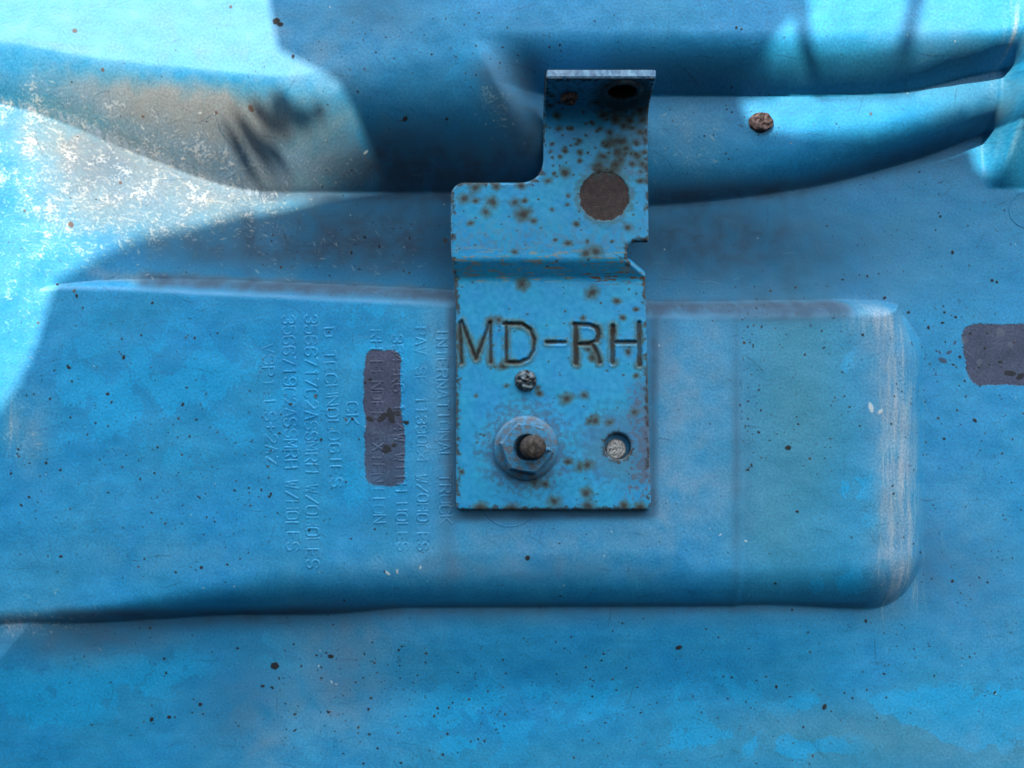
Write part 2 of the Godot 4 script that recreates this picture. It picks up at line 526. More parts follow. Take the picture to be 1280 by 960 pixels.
func rounded(x: float, y: float, cx: float, cy: float, hx: float, hy: float, r: float) -> float:
	var qx := absf(x - cx) - hx + r
	var qy := absf(y - cy) - hy + r
	return Vector2(maxf(qx, 0.0), maxf(qy, 0.0)).length() + minf(maxf(qx, qy), 0.0) - r

func paint_panel():
	lay_paint()
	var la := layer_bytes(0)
	var lb := layer_bytes(4)
	var n_low := noise_bytes(TW, TH, 11, 0.006, 5)
	var n_mid := noise_bytes(TW, TH, 12, 0.025, 5, FastNoiseLite.TYPE_SIMPLEX_SMOOTH, FastNoiseLite.FRACTAL_FBM, 30.0)
	var n_fine := noise_bytes(TW, TH, 13, 0.22, 3)
	var n_vein := noise_bytes(TW, TH, 14, 0.032, 4, FastNoiseLite.TYPE_SIMPLEX_SMOOTH, FastNoiseLite.FRACTAL_RIDGED, 34.0)
	var n_slant := streak_bytes(TW, TH, 18, 0.14, 2.4, 1.0)
	var n_vert := streak_bytes(TW, TH, 15, 0.09, 1.0, 12.0)
	var n_hor := streak_bytes(TW, TH, 16, 0.08, 10.0, 1.0)
	var n_flake := noise_bytes(TW, TH, 17, 0.012, 4, FastNoiseLite.TYPE_SIMPLEX_SMOOTH, FastNoiseLite.FRACTAL_FBM, 40.0)
	var chunks := 27
	var rows_each := TH / chunks
	var cols := []
	var subs := []
	cols.resize(chunks)
	subs.resize(chunks)
	var patch1 := sheet_at(478, 522)
	var patch2 := sheet_at(1268, 443)
	var work := func(ch: int):
		var c := PackedByteArray()
		c.resize(rows_each * TW * 3)
		var s := PackedByteArray()
		s.resize(rows_each * TW * 3)
		var k := ch * rows_each * TW
		var o := 0
		for j in range(ch * rows_each, (ch + 1) * rows_each):
			var y := TY + (j + 0.5) * THT / TH
			for i in TW:
				var low := n_low[k] / 255.0
				var mid := n_mid[k] / 255.0
				var fine := n_fine[k] / 255.0
				var hor := n_hor[k] / 255.0
				var q := k * 4
				# base coat
				var r := 30.0 + (low - 0.5) * 16.0 + (mid - 0.5) * 10.0
				var g := 138.0 + (mid - 0.5) * 12.0 + (low - 0.5) * 6.0 + (hor - 0.5) * 9.0
				var b := 188.0 + (mid - 0.5) * 12.0 - (low - 0.5) * 6.0 + (hor - 0.5) * 9.0
				var rough := 0.50
				var bump := 0.5 + (fine - 0.5) * 0.12 + (mid - 0.5) * 0.10
				# greener coat
				var a := lb[q + 3] / 255.0 * 0.8
				if a > 0.01:
					r += (66.0 - r) * a
					g += (130.0 - g) * a
					b += (148.0 - b) * a
				# fresh blue, with a flaked outline
				a = la[q + 3] / 255.0
				if a > 0.01:
					var fl := n_flake[k] / 255.0
					a = clampf((a * 1.3 + (fl - 0.5) * 1.7 + (mid - 0.5) * 0.9 + (fine - 0.5) * 0.3 - 0.5) * 9.0, 0.0, 1.0) * 0.75 * minf(1.0, a * 2.0) + a * 0.15
					r += (24.0 - r) * a
					g += (153.0 - g) * a
					b += (206.0 - b) * a
					rough -= a * 0.06
				# tan filler
				a = lb[q] / 255.0
				if a > 0.01:
					a = clampf(a * 1.25 + (mid - 0.5) * 0.5 - 0.1, 0.0, 1.0) * 0.92
					r += (146.0 - r) * a
					g += (140.0 - g) * a
					b += (134.0 - b) * a
					rough += a * 0.2
				# chalk and the painted glint
				a = la[q] / 255.0
				if a > 0.01:
					var weave := n_flake[k] / 255.0
					a = clampf(a * (0.86 + (mid - 0.5) * 0.9 + (fine - 0.5) * 0.5 + (weave - 0.5) * 0.7), 0.0, 0.85)
					r += (100.0 - r) * a
					g += (141.0 - g) * a
					b += (170.0 - b) * a
					rough += a * 0.3
				# dirt and painted shade
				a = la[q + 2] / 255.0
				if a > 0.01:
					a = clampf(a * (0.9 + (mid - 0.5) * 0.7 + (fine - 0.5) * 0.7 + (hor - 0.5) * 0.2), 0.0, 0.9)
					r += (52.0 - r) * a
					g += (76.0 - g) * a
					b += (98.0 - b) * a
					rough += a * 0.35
				# scuffs
				a = la[q + 1] / 255.0
				if a > 0.01:
					a = clampf(a * (0.75 + (n_vert[k] / 255.0 - 0.5) * 2.4 + (fine - 0.5) * 0.8), 0.0, 0.92)
					r += (146.0 - r) * a
					g += (166.0 - g) * a
					b += (182.0 - b) * a
					rough += a * 0.3
					bump += a * 0.1
				# scratches
				a = lb[q + 2] / 255.0
				if a > 0.01:
					var ve := n_vein[k] / 255.0
					var hz := n_slant[k] / 255.0
					a = clampf((maxf(ve * 0.95, hz + 0.02) + a * 0.28 + (fine - 0.5) * 0.8 + (mid - 0.5) * 1.3 - 1.0) * 1.7, 0.0, 0.6) * minf(1.0, a * 1.5)
					r += (206.0 - r) * a
					g += (204.0 - g) * a
					b += (200.0 - b) * a
					rough += a * 0.2
					bump += a * 0.22
				# bare grey-violet primer
				var x := TX + (i + 0.5) * TWD / TW
				var d := 9.0
				if x < 560.0 and x > 400.0:
					d = rounded(x, y, patch1.x + 3.0 * ss(-20.0, 20.0, y - patch1.y), patch1.y, 21.5 + 2.5 * ss(0.0, 20.0, y - patch1.y), 82.0, 12.0)
				elif x > 1150.0:
					d = rounded(x - (y - patch2.y) * 0.12, y, patch2.x + 50.0, patch2.y, 112.0, 38.0, 16.0)
				if d < 8.0:
					d += (mid - 0.5) * 4.0 + (fine - 0.5) * 2.0
					a = clampf(0.5 - d * 0.8, 0.0, 1.0)
					var thin := clampf((y - 520.0) / 120.0, 0.0, 1.0) * 0.3 if x < 600.0 else 0.03
					a *= 0.95 - thin * (0.4 + mid)
					var tone := (fine - 0.5) * 22.0 + (mid - 0.5) * 20.0
					r += (62.0 - r + tone) * a
					g += (66.0 - g + tone) * a
					b += (88.0 - b + tone) * a
					rough += a * 0.15
					bump -= a * 0.14
				var gr := 1.0 + (fine - 0.5) * 0.24
				c[o] = clampi(int(r * gr), 0, 255)
				c[o + 1] = clampi(int(g * gr), 0, 255)
				c[o + 2] = clampi(int(b * gr), 0, 255)
				s[o] = clampi(int(bump * 255.0), 0, 255)
				s[o + 1] = clampi(int((rough + (mid - 0.5) * 0.12) * 255.0), 0, 255)
				o += 3
				k += 1
		cols[ch] = c
		subs[ch] = s
	var id := WorkerThreadPool.add_group_task(work, chunks)
	WorkerThreadPool.wait_for_group_task_completion(id)
	var col := PackedByteArray()
	var sub := PackedByteArray()
	for ch in chunks:
		col.append_array(cols[ch])
		sub.append_array(subs[ch])
	# hairline scratches and frayed fibres
	var scratch := func(px: float, py: float, long: float, turn: float, bow: float, wide: float, tone: Color):
		var at := sheet_at(px, py)
		var x := (at.x - TX) / TWD * TW
		var y := (at.y - TY) / THT * TH
		var dir := turn
		for i in int(long):
			x += cos(dir)
			y += sin(dir)
			dir += bow + rng.randf_range(-0.06, 0.06)
			var fade := tone.a * sin(PI * (i + 0.5) / long) * rng.randf_range(0.5, 1.0)
			for q in [[0, 0, 1.0], [1, 0, wide - 1.0], [0, 1, wide - 1.0], [-1, 0, wide - 2.0], [0, -1, wide - 2.0]]:
				var al: float = fade * clampf(q[2], 0.0, 1.0)
				var xi: int = int(x) + q[0]
				var yi: int = int(y) + q[1]
				if al <= 0.0 or xi < 0 or yi < 0 or xi >= TW or yi >= rows_each * chunks:
					continue
				var k := (yi * TW + xi) * 3
				col[k] = int(lerpf(col[k], tone.r * 255.0, al))
				col[k + 1] = int(lerpf(col[k + 1], tone.g * 255.0, al))
				col[k + 2] = int(lerpf(col[k + 2], tone.b * 255.0, al))
				sub[k] = clampi(sub[k] + int(26.0 * al), 0, 255)
	var veins: PackedFloat32Array = lay[VEIN]
	var chalk_white := Color(0.74, 0.74, 0.72, 0.6)
	var made := 0
	for i in 200000:
		var cell := rng.randi_range(0, LW * LH - 1)
		if rng.randf() > pow(veins[cell], 1.6) or made > 11000:
			continue
		made += 1
		var px := TX + (cell % LW) * 4.0 + rng.randf() * 4.0
		var py := TY + floorf(cell / float(LW)) * 4.0 + rng.randf() * 4.0
		chalk_white.a = 0.10 + 0.5 * pow(rng.randf(), 2.0)
		scratch.call(px, py, 2.0 + 12.0 * pow(rng.randf(), 2.0), rng.randf_range(-0.5, 1.3) + (PI if rng.randf() < 0.5 else 0.0), rng.randf_range(-0.02, 0.02), rng.randf_range(1.0, 2.6), chalk_white)
	for i in 260:
		chalk_white.a = rng.randf_range(0.06, 0.28)
		scratch.call(rng.randf_range(1098, 1152), rng.randf_range(420, 730), rng.randf_range(20, 90), PI / 2 + rng.randf_range(-0.12, 0.12), rng.randf_range(-0.004, 0.004), rng.randf_range(1.0, 1.8), chalk_white)
	for i in 900:
		var dark := rng.randf() < 0.5
		var tone := Color(0.10, 0.25, 0.34, rng.randf_range(0.1, 0.4)) if dark else Color(0.50, 0.64, 0.72, rng.randf_range(0.08, 0.32))
		scratch.call(rng.randf_range(-40, 1320), rng.randf_range(-40, 1000), rng.randf_range(8, 50), rng.randf_range(-0.35, 0.35) + (PI / 2 if rng.randf() < 0.2 else 0.0), rng.randf_range(-0.02, 0.02), rng.randf_range(1.0, 1.6), tone)
	# specks of dirt and rust: [spot, spread, how many, smallest, largest]
	var speck := func(px: float, py: float, rad: float, tone: Color, lift: int, flatten := 0.8):
		var at := sheet_at(px, py)
		var cx := (at.x - TX) / TWD * TW
		var cy := (at.y - TY) / THT * TH
		var rr := rad * TW / TWD
		var ph := rng.randf() * TAU
		var turn := rng.randf() * PI
		for j in range(int(cy - rr * 1.6) - 1, int(cy + rr * 1.6) + 2):
			for i in range(int(cx - rr * 1.6) - 1, int(cx + rr * 1.6) + 2):
				if i < 0 or j < 0 or i >= TW or j >= TH - 1:
					continue
				var dx := i - cx
				var dy := j - cy
				var u := dx * cos(turn) + dy * sin(turn)
				var w := (-dx * sin(turn) + dy * cos(turn)) / flatten
				var an := atan2(w, u)
				var edge := rr * (1.0 + 0.10 * sin(an * 2.0 + ph) + 0.06 * sin(an * 5.0 + ph * 2.0))
				var al := clampf(edge - Vector2(u, w).length() + 0.5, 0.0, 1.0) * tone.a
				if al > 0.0:
					var k := (j * TW + i) * 3
					col[k] = int(lerpf(col[k], tone.r * 255.0, al))
					col[k + 1] = int(lerpf(col[k + 1], tone.g * 255.0, al))
					col[k + 2] = int(lerpf(col[k + 2], tone.b * 255.0, al))
					sub[k] = clampi(sub[k] + int(lift * al), 0, 255)
					sub[k + 1] = int(lerpf(sub[k + 1], 220.0, al))
	var black := Color(0.09, 0.09, 0.10, 0.92)
	var brown := Color(0.26, 0.17, 0.13, 0.9)
	var rusty := Color(0.36, 0.25, 0.21, 0.75)
	var pale := Color(0.75, 0.78, 0.78, 0.85)
	for f in [[640, 480, 760, 560, 420, .5, 1.1], [200, 560, 190, 170, 170, .6, 1.6], [330, 600, 160, 110, 60, .7, 1.7], [1000, 470, 90, 120, 70, .7, 1.8], [940, 480, 16, 130, 40, .7, 1.8], [1200, 560, 90, 200, 110, .7, 1.8], [900, 860, 380, 100, 260, .5, 1.6],
			[480, 880, 160, 80, 150, .6, 2.0], [300, 850, 240, 90, 60, .6, 1.6], [1190, 440, 60, 60, 26, .8, 2.4], [1150, 300, 120, 90, 50, .6, 1.6], [430, 310, 130, 40, 50, .6, 1.8], [560, 60, 160, 50, 70, .5, 1.3], [900, 150, 120, 50, 26, .6, 1.4], [640, 480, 700, 520, 260, .4, .8]]:
		for i in f[4]:
			var a := rng.randf() * TAU
			var d := sqrt(rng.randf())
			var rad: float = lerpf(f[5], f[6], pow(rng.randf(), 3.0))
			speck.call(f[0] + cos(a) * d * f[2], f[1] + sin(a) * d * f[3], rad, brown if rng.randf() < 0.22 else black, 30, rng.randf_range(0.5, 1.0))
	for i in 60:
		speck.call(rng.randf_range(0, 1280), rng.randf_range(0, 960), rng.randf_range(0.5, 1.1), pale, 20)
	for b in [[95, 369, 2.6], [103, 384, 1.6], [71, 355, 2.0], [86, 459, 2.6], [154, 446, 3.0], [190, 378, 2.2], [243, 422, 1.9], [134, 492, 2.6], [139, 502, 2.0], [62, 498, 1.9], [228, 505, 2.6], [233, 484, 1.6], [135, 532, 1.5], [57, 578, 2.2], [75, 587, 2.0], [135, 615, 1.6], [26, 631, 2.2],
			[659, 697, 4.0], [848, 809, 4.4], [1030, 883, 4.2], [343, 832, 6.5], [340, 859, 2.4], [328, 857, 2.8], [250, 880, 3.0], [211, 896, 3.2], [189, 899, 3.4], [413, 820, 4.0], [218, 896, 1.6], [207, 841, 2.0], [76, 695, 2.4], [251, 709, 2.6], [985, 559, 4.2], [996, 639, 2.4], [969, 729, 2.0], [1082, 776, 2.6], [1190, 726, 2.4],
			[1150, 690, 2.0], [970, 858, 2.6], [1218, 525, 3.2], [1180, 548, 2.2], [1160, 409, 2.6], [1135, 390, 2.4], [1105, 372, 2.6], [1180, 390, 2.0], [506, 148, 3.6], [345, 26, 5.5], [350, 30, 4.0], [366, 70, 2.6], [447, 114, 1.6], [558, 148, 2.0], [508, 528, 3.4], [440, 523, 2.2], [468, 661, 1.6], [432, 602, 1.6],
			[338, 617, 2.2], [326, 612, 1.8], [336, 620, 2.0], [401, 549, 2.2], [363, 505, 2.4], [394, 494, 2.0], [349, 541, 1.8], [1190, 315, 2.8], [1175, 270, 2.0], [1240, 350, 2.6], [1246, 352, 2.2], [920, 34, 2.0], [926, 36, 1.6], [456, 478, 2.4], [430, 750, 1.6], [700, 745, 1.6], [480, 714, 1.4], [1243, 865, 2.2], [1105, 842, 2.0], [990, 762, 1.8], [740, 870, 1.8], [770, 862, 1.6], [1065, 872, 1.8], [932, 877, 1.5]]:
		speck.call(b[0], b[1], b[2] * 0.85, black, 50, 0.75)
	for b in [[93, 38, 4.0], [128, 87, 3.2], [313, 135, 5.0], [270, 140, 2.6], [178, 145, 2.4], [88, 280, 5.0], [150, 228, 2.6], [92, 363, 3.0], [47, 403, 2.4], [394, 495, 2.6], [432, 524, 2.6], [500, 150, 1.8], [288, 8, 2.8], [1088, 142, 2.6], [30, 263, 2.2], [556, 300, 4.0]]:
		speck.call(b[0], b[1], b[2] * 0.75, rusty, 30)
	for b in [[104, 157, 3.0], [250, 141, 2.6], [178, 160, 2.4], [457, 190, 3.2], [172, 187, 2.6], [1088, 509, 6.0], [1100, 514, 4.0], [525, 709, 2.4], [484, 716, 3.6], [496, 714, 3.0], [900, 668, 2.0], [932, 676, 2.0], [414, 852, 2.0], [420, 855, 1.6], [398, 832, 1.6], [764, 664, 1.4]]:
		speck.call(b[0], b[1], b[2], pale, 40, 0.5)
	# tar on the primer patch
	for b in [[488, 519, 9.0], [478, 521, 7.0], [496, 516, 5.0], [462, 523, 5.0], [484, 560, 6.0], [492, 556, 4.0], [480, 563, 4.0], [462, 474, 2.6], [505, 527, 2.6], [1262, 466, 7.0], [1275, 470, 6.0], [1250, 452, 3.0]]:
		speck.call(b[0], b[1], b[2], Color(0.10, 0.11, 0.13, 0.8), 40, 0.55)
	for b in [[1178, 450, 6.0], [1186, 440, 4.0], [1193, 428, 3.0], [1203, 420, 3.0], [1174, 440, 2.6]]:
		speck.call(b[0], b[1], b[2], Color(0.24, 0.25, 0.33, 0.75), 10, 0.5)
	for b in [[1205, 425, 5.0], [1250, 415, 6.0], [1224, 452, 4.0], [1262, 430, 4.0]]:
		speck.call(b[0], b[1], b[2], Color(0.40, 0.42, 0.48, 0.5), 0, 0.9)
	var im := Image.create_from_data(TW, rows_each * chunks, false, Image.FORMAT_RGB8, col)
	var im2 := Image.create_from_data(TW, rows_each * chunks, false, Image.FORMAT_RGB8, sub)
	panel_material = StandardMaterial3D.new()
	panel_material.resource_name = "panel_paint"
	panel_material.albedo_texture = ImageTexture.create_from_image(im)
	var t2 := ImageTexture.create_from_image(im2)
	panel_material.roughness = 1.0
	panel_material.roughness_texture = t2
	panel_material.roughness_texture_channel = BaseMaterial3D.TEXTURE_CHANNEL_GREEN
	panel_material.heightmap_enabled = true
	panel_material.heightmap_texture = t2
	panel_material.heightmap_scale = 0.035
	panel_material.texture_repeat = false

# ==================================================================== the bracket
const THICK := 11.0
const S_END := 550.0
const BX := 556.0          # the flat plate's texture: x from BX, s from BS
const BS := -6.0
const BWD := 264.0
const BHT := 564.0
const BQ := 3.5

func profile(s: float) -> Vector4:     # y, h and the direction of travel (dy, dh) at length s along the front of the plate
	if s < 272.0:
		return Vector4(631.0 - s, 62.0, -1.0, 0.0)
	var bend := deg_to_rad(33.0)
	# two opposite bends, radius 14, with a straight piece between them
	var arc := 14.0 * bend
	if s < 272.0 + arc:
		var a := (s - 272.0) / 14.0
		return Vector4(359.0 - 14.0 * sin(a), 62.0 + 14.0 * (1.0 - cos(a)), -cos(a), sin(a))
	var y1 := 359.0 - 14.0 * sin(bend)
	var h1 := 62.0 + 14.0 * (1.0 - cos(bend))
	var straight := 17.5
	var u := s - 272.0 - arc
	if u < straight:
		return Vector4(y1 - u * cos(bend), h1 + u * sin(bend), -cos(bend), sin(bend))
	y1 -= straight * cos(bend)
	h1 += straight * sin(bend)
	u -= straight
	if u < arc:
		var a := bend - u / 14.0
		return Vector4(y1 - 14.0 * (sin(bend) - sin(a)), h1 + 14.0 * (cos(a) - cos(bend)), -cos(a), sin(a))
	y1 -= 14.0 * sin(bend)
	h1 += 14.0 * (1.0 - cos(bend))
	u -= arc
	var run := y1 - 182.0
	if u < run:
		return Vector4(y1 - u, h1, -1.0, 0.0)
	u -= run
	var top := deg_to_rad(78.0)
	if u < 30.0 * top:
		var a := u / 30.0
		return Vector4(182.0 - 30.0 * sin(a), h1 + 30.0 * (1.0 - cos(a)), -cos(a), sin(a))
	u -= 30.0 * top
	return Vector4(182.0 - 30.0 * sin(top) - u * cos(top), h1 + 30.0 * (1.0 - cos(top)) + u * sin(top), -cos(top), sin(top))

var seen_y := PackedFloat32Array()

func flat_at(px: float, py: float) -> Vector2:    # the spot (x, s) of the flattened plate that is seen at a spot of the photograph
	if seen_y.is_empty():
		for i in 1201:
			var p := profile(i * 0.5 - 20.0)
			seen_y.append(480.0 + (p.x - 480.0) / (1.0 - p.y / D))
	for i in 1200:
		if seen_y[i + 1] <= py:
			var t := (seen_y[i] - py) / maxf(0.001, seen_y[i] - seen_y[i + 1])
			var s := (i + t) * 0.5 - 20.0
			return Vector2(640.0 + (px - 640.0) * (1.0 - profile(s).y / D), s)
	return Vector2(px, S_END)

var hole_plate := Vector2.ZERO
var hole_flange := Vector2.ZERO

func outline(x: float, s: float) -> float:        # distance outside the plate's edge, on the flattened plate
	var left := 573.0 - 5.5 * ss(230.0, 330.0, s)
	var right := 806.5 - 7.0 * clampf(s / 275.0, 0.0, 1.0)
	if s > 285.0:
		right = 802.0 - 1.5 * clampf((s - 300.0) / 150.0, 0.0, 1.0)
	var cx := (left + right) * 0.5
	var hx := (right - left) * 0.5
	var low := rounded(x, s, cx, 196.5, hx, 196.5, 5.0 if s < 100.0 else 16.0)
	var nar := rounded(x, s, (677.0 + right) * 0.5, 425.0, (right - 677.0) * 0.5, S_END - 425.0, 4.0)
	# fillet in the inner corner
	var k := 30.0
	var hmix := clampf(0.5 + 0.5 * (nar - low) / k, 0.0, 1.0)
	var d := lerpf(nar, low, hmix) - k * hmix * (1.0 - hmix)
	if x > 720.0 or s > 430.0:
		d = minf(low, nar)
	# the notch
	var notch := rounded(x, s, 806.0, 309.0, 30.0, 14.5, 12.0)
	var ramp := maxf(maxf(s - 301.0, 274.0 - s), (778.0 + (300.0 - s) * 1.1 - x) * 0.7)
	d = maxf(d, -minf(notch, ramp))
	d = maxf(d, 15.5 - Vector2(x, s).distance_to(hole_plate))
	d = maxf(d, 17.5 - Vector2(x, s).distance_to(hole_flange))
	return d

var groove := PackedFloat32Array()       # distance from the stamped strokes, on the texture's grid
var spots := []

func stamp_strokes():
	var w := int(BWD * BQ)
	var h := int(BHT * BQ)
	groove.resize(w * h)
	groove.fill(20.0)
	var lines := [
		[[575, 404], [577, 454]], [[577, 402], [595, 449], [612, 404]], [[613, 404], [613.5, 453]],
		[[633, 404], [633, 453]], [[630, 405], [652, 405], [663, 412], [668, 425], [667, 438], [661, 448], [650, 453], [633, 453]],
		[[683, 428], [706, 428]],
		[[720, 406], [720, 454]], [[718, 405.5], [736, 406], [746, 410], [749, 418], [746, 426], [736, 430], [720, 430.5]], [[741, 431], [746, 440], [750, 453]],
		[[766, 408], [766, 453]], [[799, 404], [799.5, 456]], [[766, 428], [799, 428]],
	]
	for l in lines:
		for k in l.size() - 1:
			var a := flat_at(l[k][0], l[k][1])
			var b := flat_at(l[k + 1][0], l[k + 1][1])
			var x0 := maxi(0, int((minf(a.x, b.x) - 14.0 - BX) * BQ))
			var x1 := mini(w - 1, int((maxf(a.x, b.x) + 14.0 - BX) * BQ))
			var y0 := maxi(0, int((minf(a.y, b.y) - 14.0 - BS) * BQ))
			var y1 := mini(h - 1, int((maxf(a.y, b.y) + 14.0 - BS) * BQ))
			var ab := b - a
			var heavy := 0.8 if absf(a.x - b.x) < 3.0 and a.x > 700.0 else (0.25 if a.x > 700.0 else 0.0)
			for j in range(y0, y1 + 1):
				for i in range(x0, x1 + 1):
					var p := Vector2(BX + (i + 0.5) / BQ, BS + (j + 0.5) / BQ)
					var t := clampf((p - a).dot(ab) / ab.length_squared(), 0.0, 1.0)
					var d := p.distance_to(a + ab * t) - heavy
					if d < groove[j * w + i]:
						groove[j * w + i] = d

func groove_at(x: float, s: float) -> float:
	var i := int((x - BX) * BQ)
	var j := int((s - BS) * BQ)
	return groove[j * int(BWD * BQ) + i]

func press(x: float, s: float, d: float) -> float:     # how far the front lies behind its plane
	var e := maxf(0.0, 3.4 + d)
	var out := 3.4 - sqrt(maxf(0.0, 3.4 * 3.4 - minf(e, 3.3) ** 2))
	if s > 160.0 and s < 240.0:
		var g := groove_at(x, s)
		out += 2.2 * ss(2.8, 0.4, g) - 0.35 * ss(7.0, 4.0, g) * ss(2.4, 3.6, g)
	out += und.get_noise_2d(x * 3.0, s * 3.0) * 0.35
	var rd := Vector2(x, s).distance_to(rust_disc)
	out += 0.8 * ss(30.0, 28.0, rd)
	return out

var rust_disc := Vector2.ZERO

func build_bracket():
	hole_plate = flat_at(772.5, 558)
	hole_flange = Vector2(765.5, 523.0)
	rust_disc = flat_at(755.5, 245)
	stamp_strokes()
	var mat := paint_bracket()
	var root := thing("mounting_bracket", "rust spotted blue steel bracket stamped MD-RH with bent top flange", "bracket")
	var x0 := 562.0
	var s0 := -2.0
	var step := 1.0
	var w := 250
	var hh := 556
	var total := w * hh
	var dist := PackedFloat32Array()
	dist.resize(total)
	var pr := PackedFloat32Array()
	pr.resize(total)
	var rows := []
	rows.resize(hh)
	var work := func(j: int):
		var r := PackedFloat32Array()
		r.resize(w * 2)
		for i in w:
			var d := outline(x0 + i * step, s0 + j * step)
			r[i] = d
			r[w + i] = press(x0 + i * step, s0 + j * step, minf(d, 0.0)) if d < 3.0 else 0.0
		rows[j] = r
	var id := WorkerThreadPool.add_group_task(work, hh)
	WorkerThreadPool.wait_for_group_task_completion(id)
	for j in hh:
		var r: PackedFloat32Array = rows[j]
		for i in w:
			dist[j * w + i] = r[i]
			pr[j * w + i] = r[w + i]
	var v := PackedVector3Array()
	var n := PackedVector3Array()
	var uv := PackedVector2Array()
	var idx := PackedInt32Array()
	var front := PackedInt32Array()
	front.resize(total)
	front.fill(-1)
	var add := func(x: float, s: float, off: float, gx: float, gs: float) -> int:
		var p := profile(s)
		var tangent := Vector3(0, -p.z, p.w)
		var nor := Vector3(0, -p.w, -p.z)           # out of the front
		var at := P(x, p.x, p.y) - nor * (off * K)
		v.append(at)
		n.append((nor + Vector3.RIGHT * gx + tangent * gs).normalized())
		uv.append(Vector2((x - BX) / BWD, (s - BS) / BHT))
		return v.size() - 1
	var backs := {}
	var walls := []
	var grad := func(i: int, j: int) -> Vector2:
		var i0 := maxi(0, i - 1)
		var i1 := mini(w - 1, i + 1)
		var j0 := maxi(0, j - 1)
		var j1 := mini(hh - 1, j + 1)
		if dist[j * w + i0] > 0.0: i0 = i
		if dist[j * w + i1] > 0.0: i1 = i
		if dist[j0 * w + i] > 0.0: j0 = j
		if dist[j1 * w + i] > 0.0: j1 = j
		return Vector2((pr[j * w + i1] - pr[j * w + i0]) / maxf(1.0, i1 - i0), (pr[j1 * w + i] - pr[j0 * w + i]) / maxf(1.0, j1 - j0))
	var corner := func(i: int, j: int) -> int:
		var k := j * w + i
		if front[k] < 0:
			var g: Vector2 = grad.call(i, j)
			front[k] = add.call(x0 + i, s0 + j, pr[k], g.x, g.y)
		return front[k]
	var cut := {}
	var crossing := func(i: int, j: int, i2: int, j2: int) -> int:
		var ka := j * w + i
		var kb := j2 * w + i2
		var key := Vector2i(mini(ka, kb), maxi(ka, kb))
		if not cut.has(key):
			var da := dist[ka]
			var db := dist[kb]
			var t := clampf(da / (da - db), 0.02, 0.98)
			var gi := i if da <= 0.0 else i2
			var gj := j if da <= 0.0 else j2
			var x := x0 + lerpf(i, i2, t)
			var s := s0 + lerpf(j, j2, t)
			var o := 0.4
			var out2 := Vector2(outline(x + o, s) - outline(x - o, s), outline(x, s + o) - outline(x, s - o)).normalized()
			cut[key] = [add.call(x, s, 3.0, out2.x * 1.6, out2.y * 1.6), x, s, out2]
		return cut[key][0]
	for j in hh - 1:
		for i in w - 1:
			var cs := [[i, j], [i + 1, j], [i + 1, j + 1], [i, j + 1]]
			var poly := []
			var edge := []
			for k in 4:
				var a = cs[k]
				var b = cs[(k + 1) % 4]
				var ia := dist[a[1] * w + a[0]] <= 0.0
				var ib := dist[b[1] * w + b[0]] <= 0.0
				if ia:
					poly.append(corner.call(a[0], a[1]))
				if ia != ib:
					poly.append(crossing.call(a[0], a[1], b[0], b[1]))
					var ka: int = a[1] * w + a[0]
					var kb: int = b[1] * w + b[0]
					edge.append(Vector2i(mini(ka, kb), maxi(ka, kb)))
			for k in range(1, poly.size() - 1):
				idx.append_array([poly[0], poly[k + 1], poly[k]])
			if edge.size() >= 2:
				walls.append([edge[0], edge[1]])
	# edges of the plate
	var rim := {}
	for wl in walls:
		var q := []
		for key in wl:
			if not rim.has(key):
				var c: Array = cut[key]
				var p := profile(c[2])
				var tangent := Vector3(0, -p.z, p.w)
				var nor := Vector3(0, -p.w, -p.z)
				var side: Vector3 = Vector3.RIGHT * c[3].x + tangent * c[3].y
				var ids := []
				for off in [3.0, THICK - 0.5]:
					v.append(P(c[1], p.x, p.y) - nor * (off * K))
					n.append(side)
					uv.append(Vector2((c[1] + c[3].x * off * 0.7 - BX) / BWD, (c[2] + c[3].y * off * 0.7 - BS) / BHT))
					ids.append(v.size() - 1)
				rim[key] = ids
			q.append(rim[key])
		idx.append_array([q[0][0], q[1][0], q[0][1], q[1][0], q[1][1], q[0][1]])
	# the back
	var count := idx.size()
	var nf := v.size()
	var twin := PackedInt32Array()
	twin.resize(nf)
	twin.fill(-1)
	var tri := idx.slice(0, count)
	for t in range(0, count - walls.size() * 6, 3):
		var ids := []
		for q in 3:
			var a := tri[t + q]
			if twin[a] < 0:
				var s := uv[a].y * BHT + BS
				var x := uv[a].x * BWD + BX
				twin[a] = add.call(x, s, THICK, 0.0, 0.0)
				n[twin[a]] = -n[twin[a]]
			ids.append(twin[a])
		idx.append_array([ids[0], ids[2], ids[1]])
	part("plate", make_mesh(v, n, uv, idx), mat, root)
	# the rolled collar of the flange hole, with a dark end added as shade
	var fp := profile(hole_flange.y)
	var nor := Vector3(0, -fp.w, -fp.z)
	var collar := lathe([Vector2(0.0, -15.0), Vector2(16.5, -14.0), Vector2(16.8, 2.4), Vector2(18.4, 3.4), Vector2(21.0, 3.0), Vector2(23.2, 1.2), Vector2(24.2, -0.6)], 40)
	var cm := rust_material("collar_rust", Color(0.10, 0.10, 0.10), Color(0.22, 0.17, 0.14), Color(0.16, 0.30, 0.36), 5)
	var co := part("hole_collar", collar, cm, root, P(hole_flange.x, fp.x, fp.y))
	co.basis = Basis(Vector3.RIGHT, nor, Vector3.RIGHT.cross(nor))

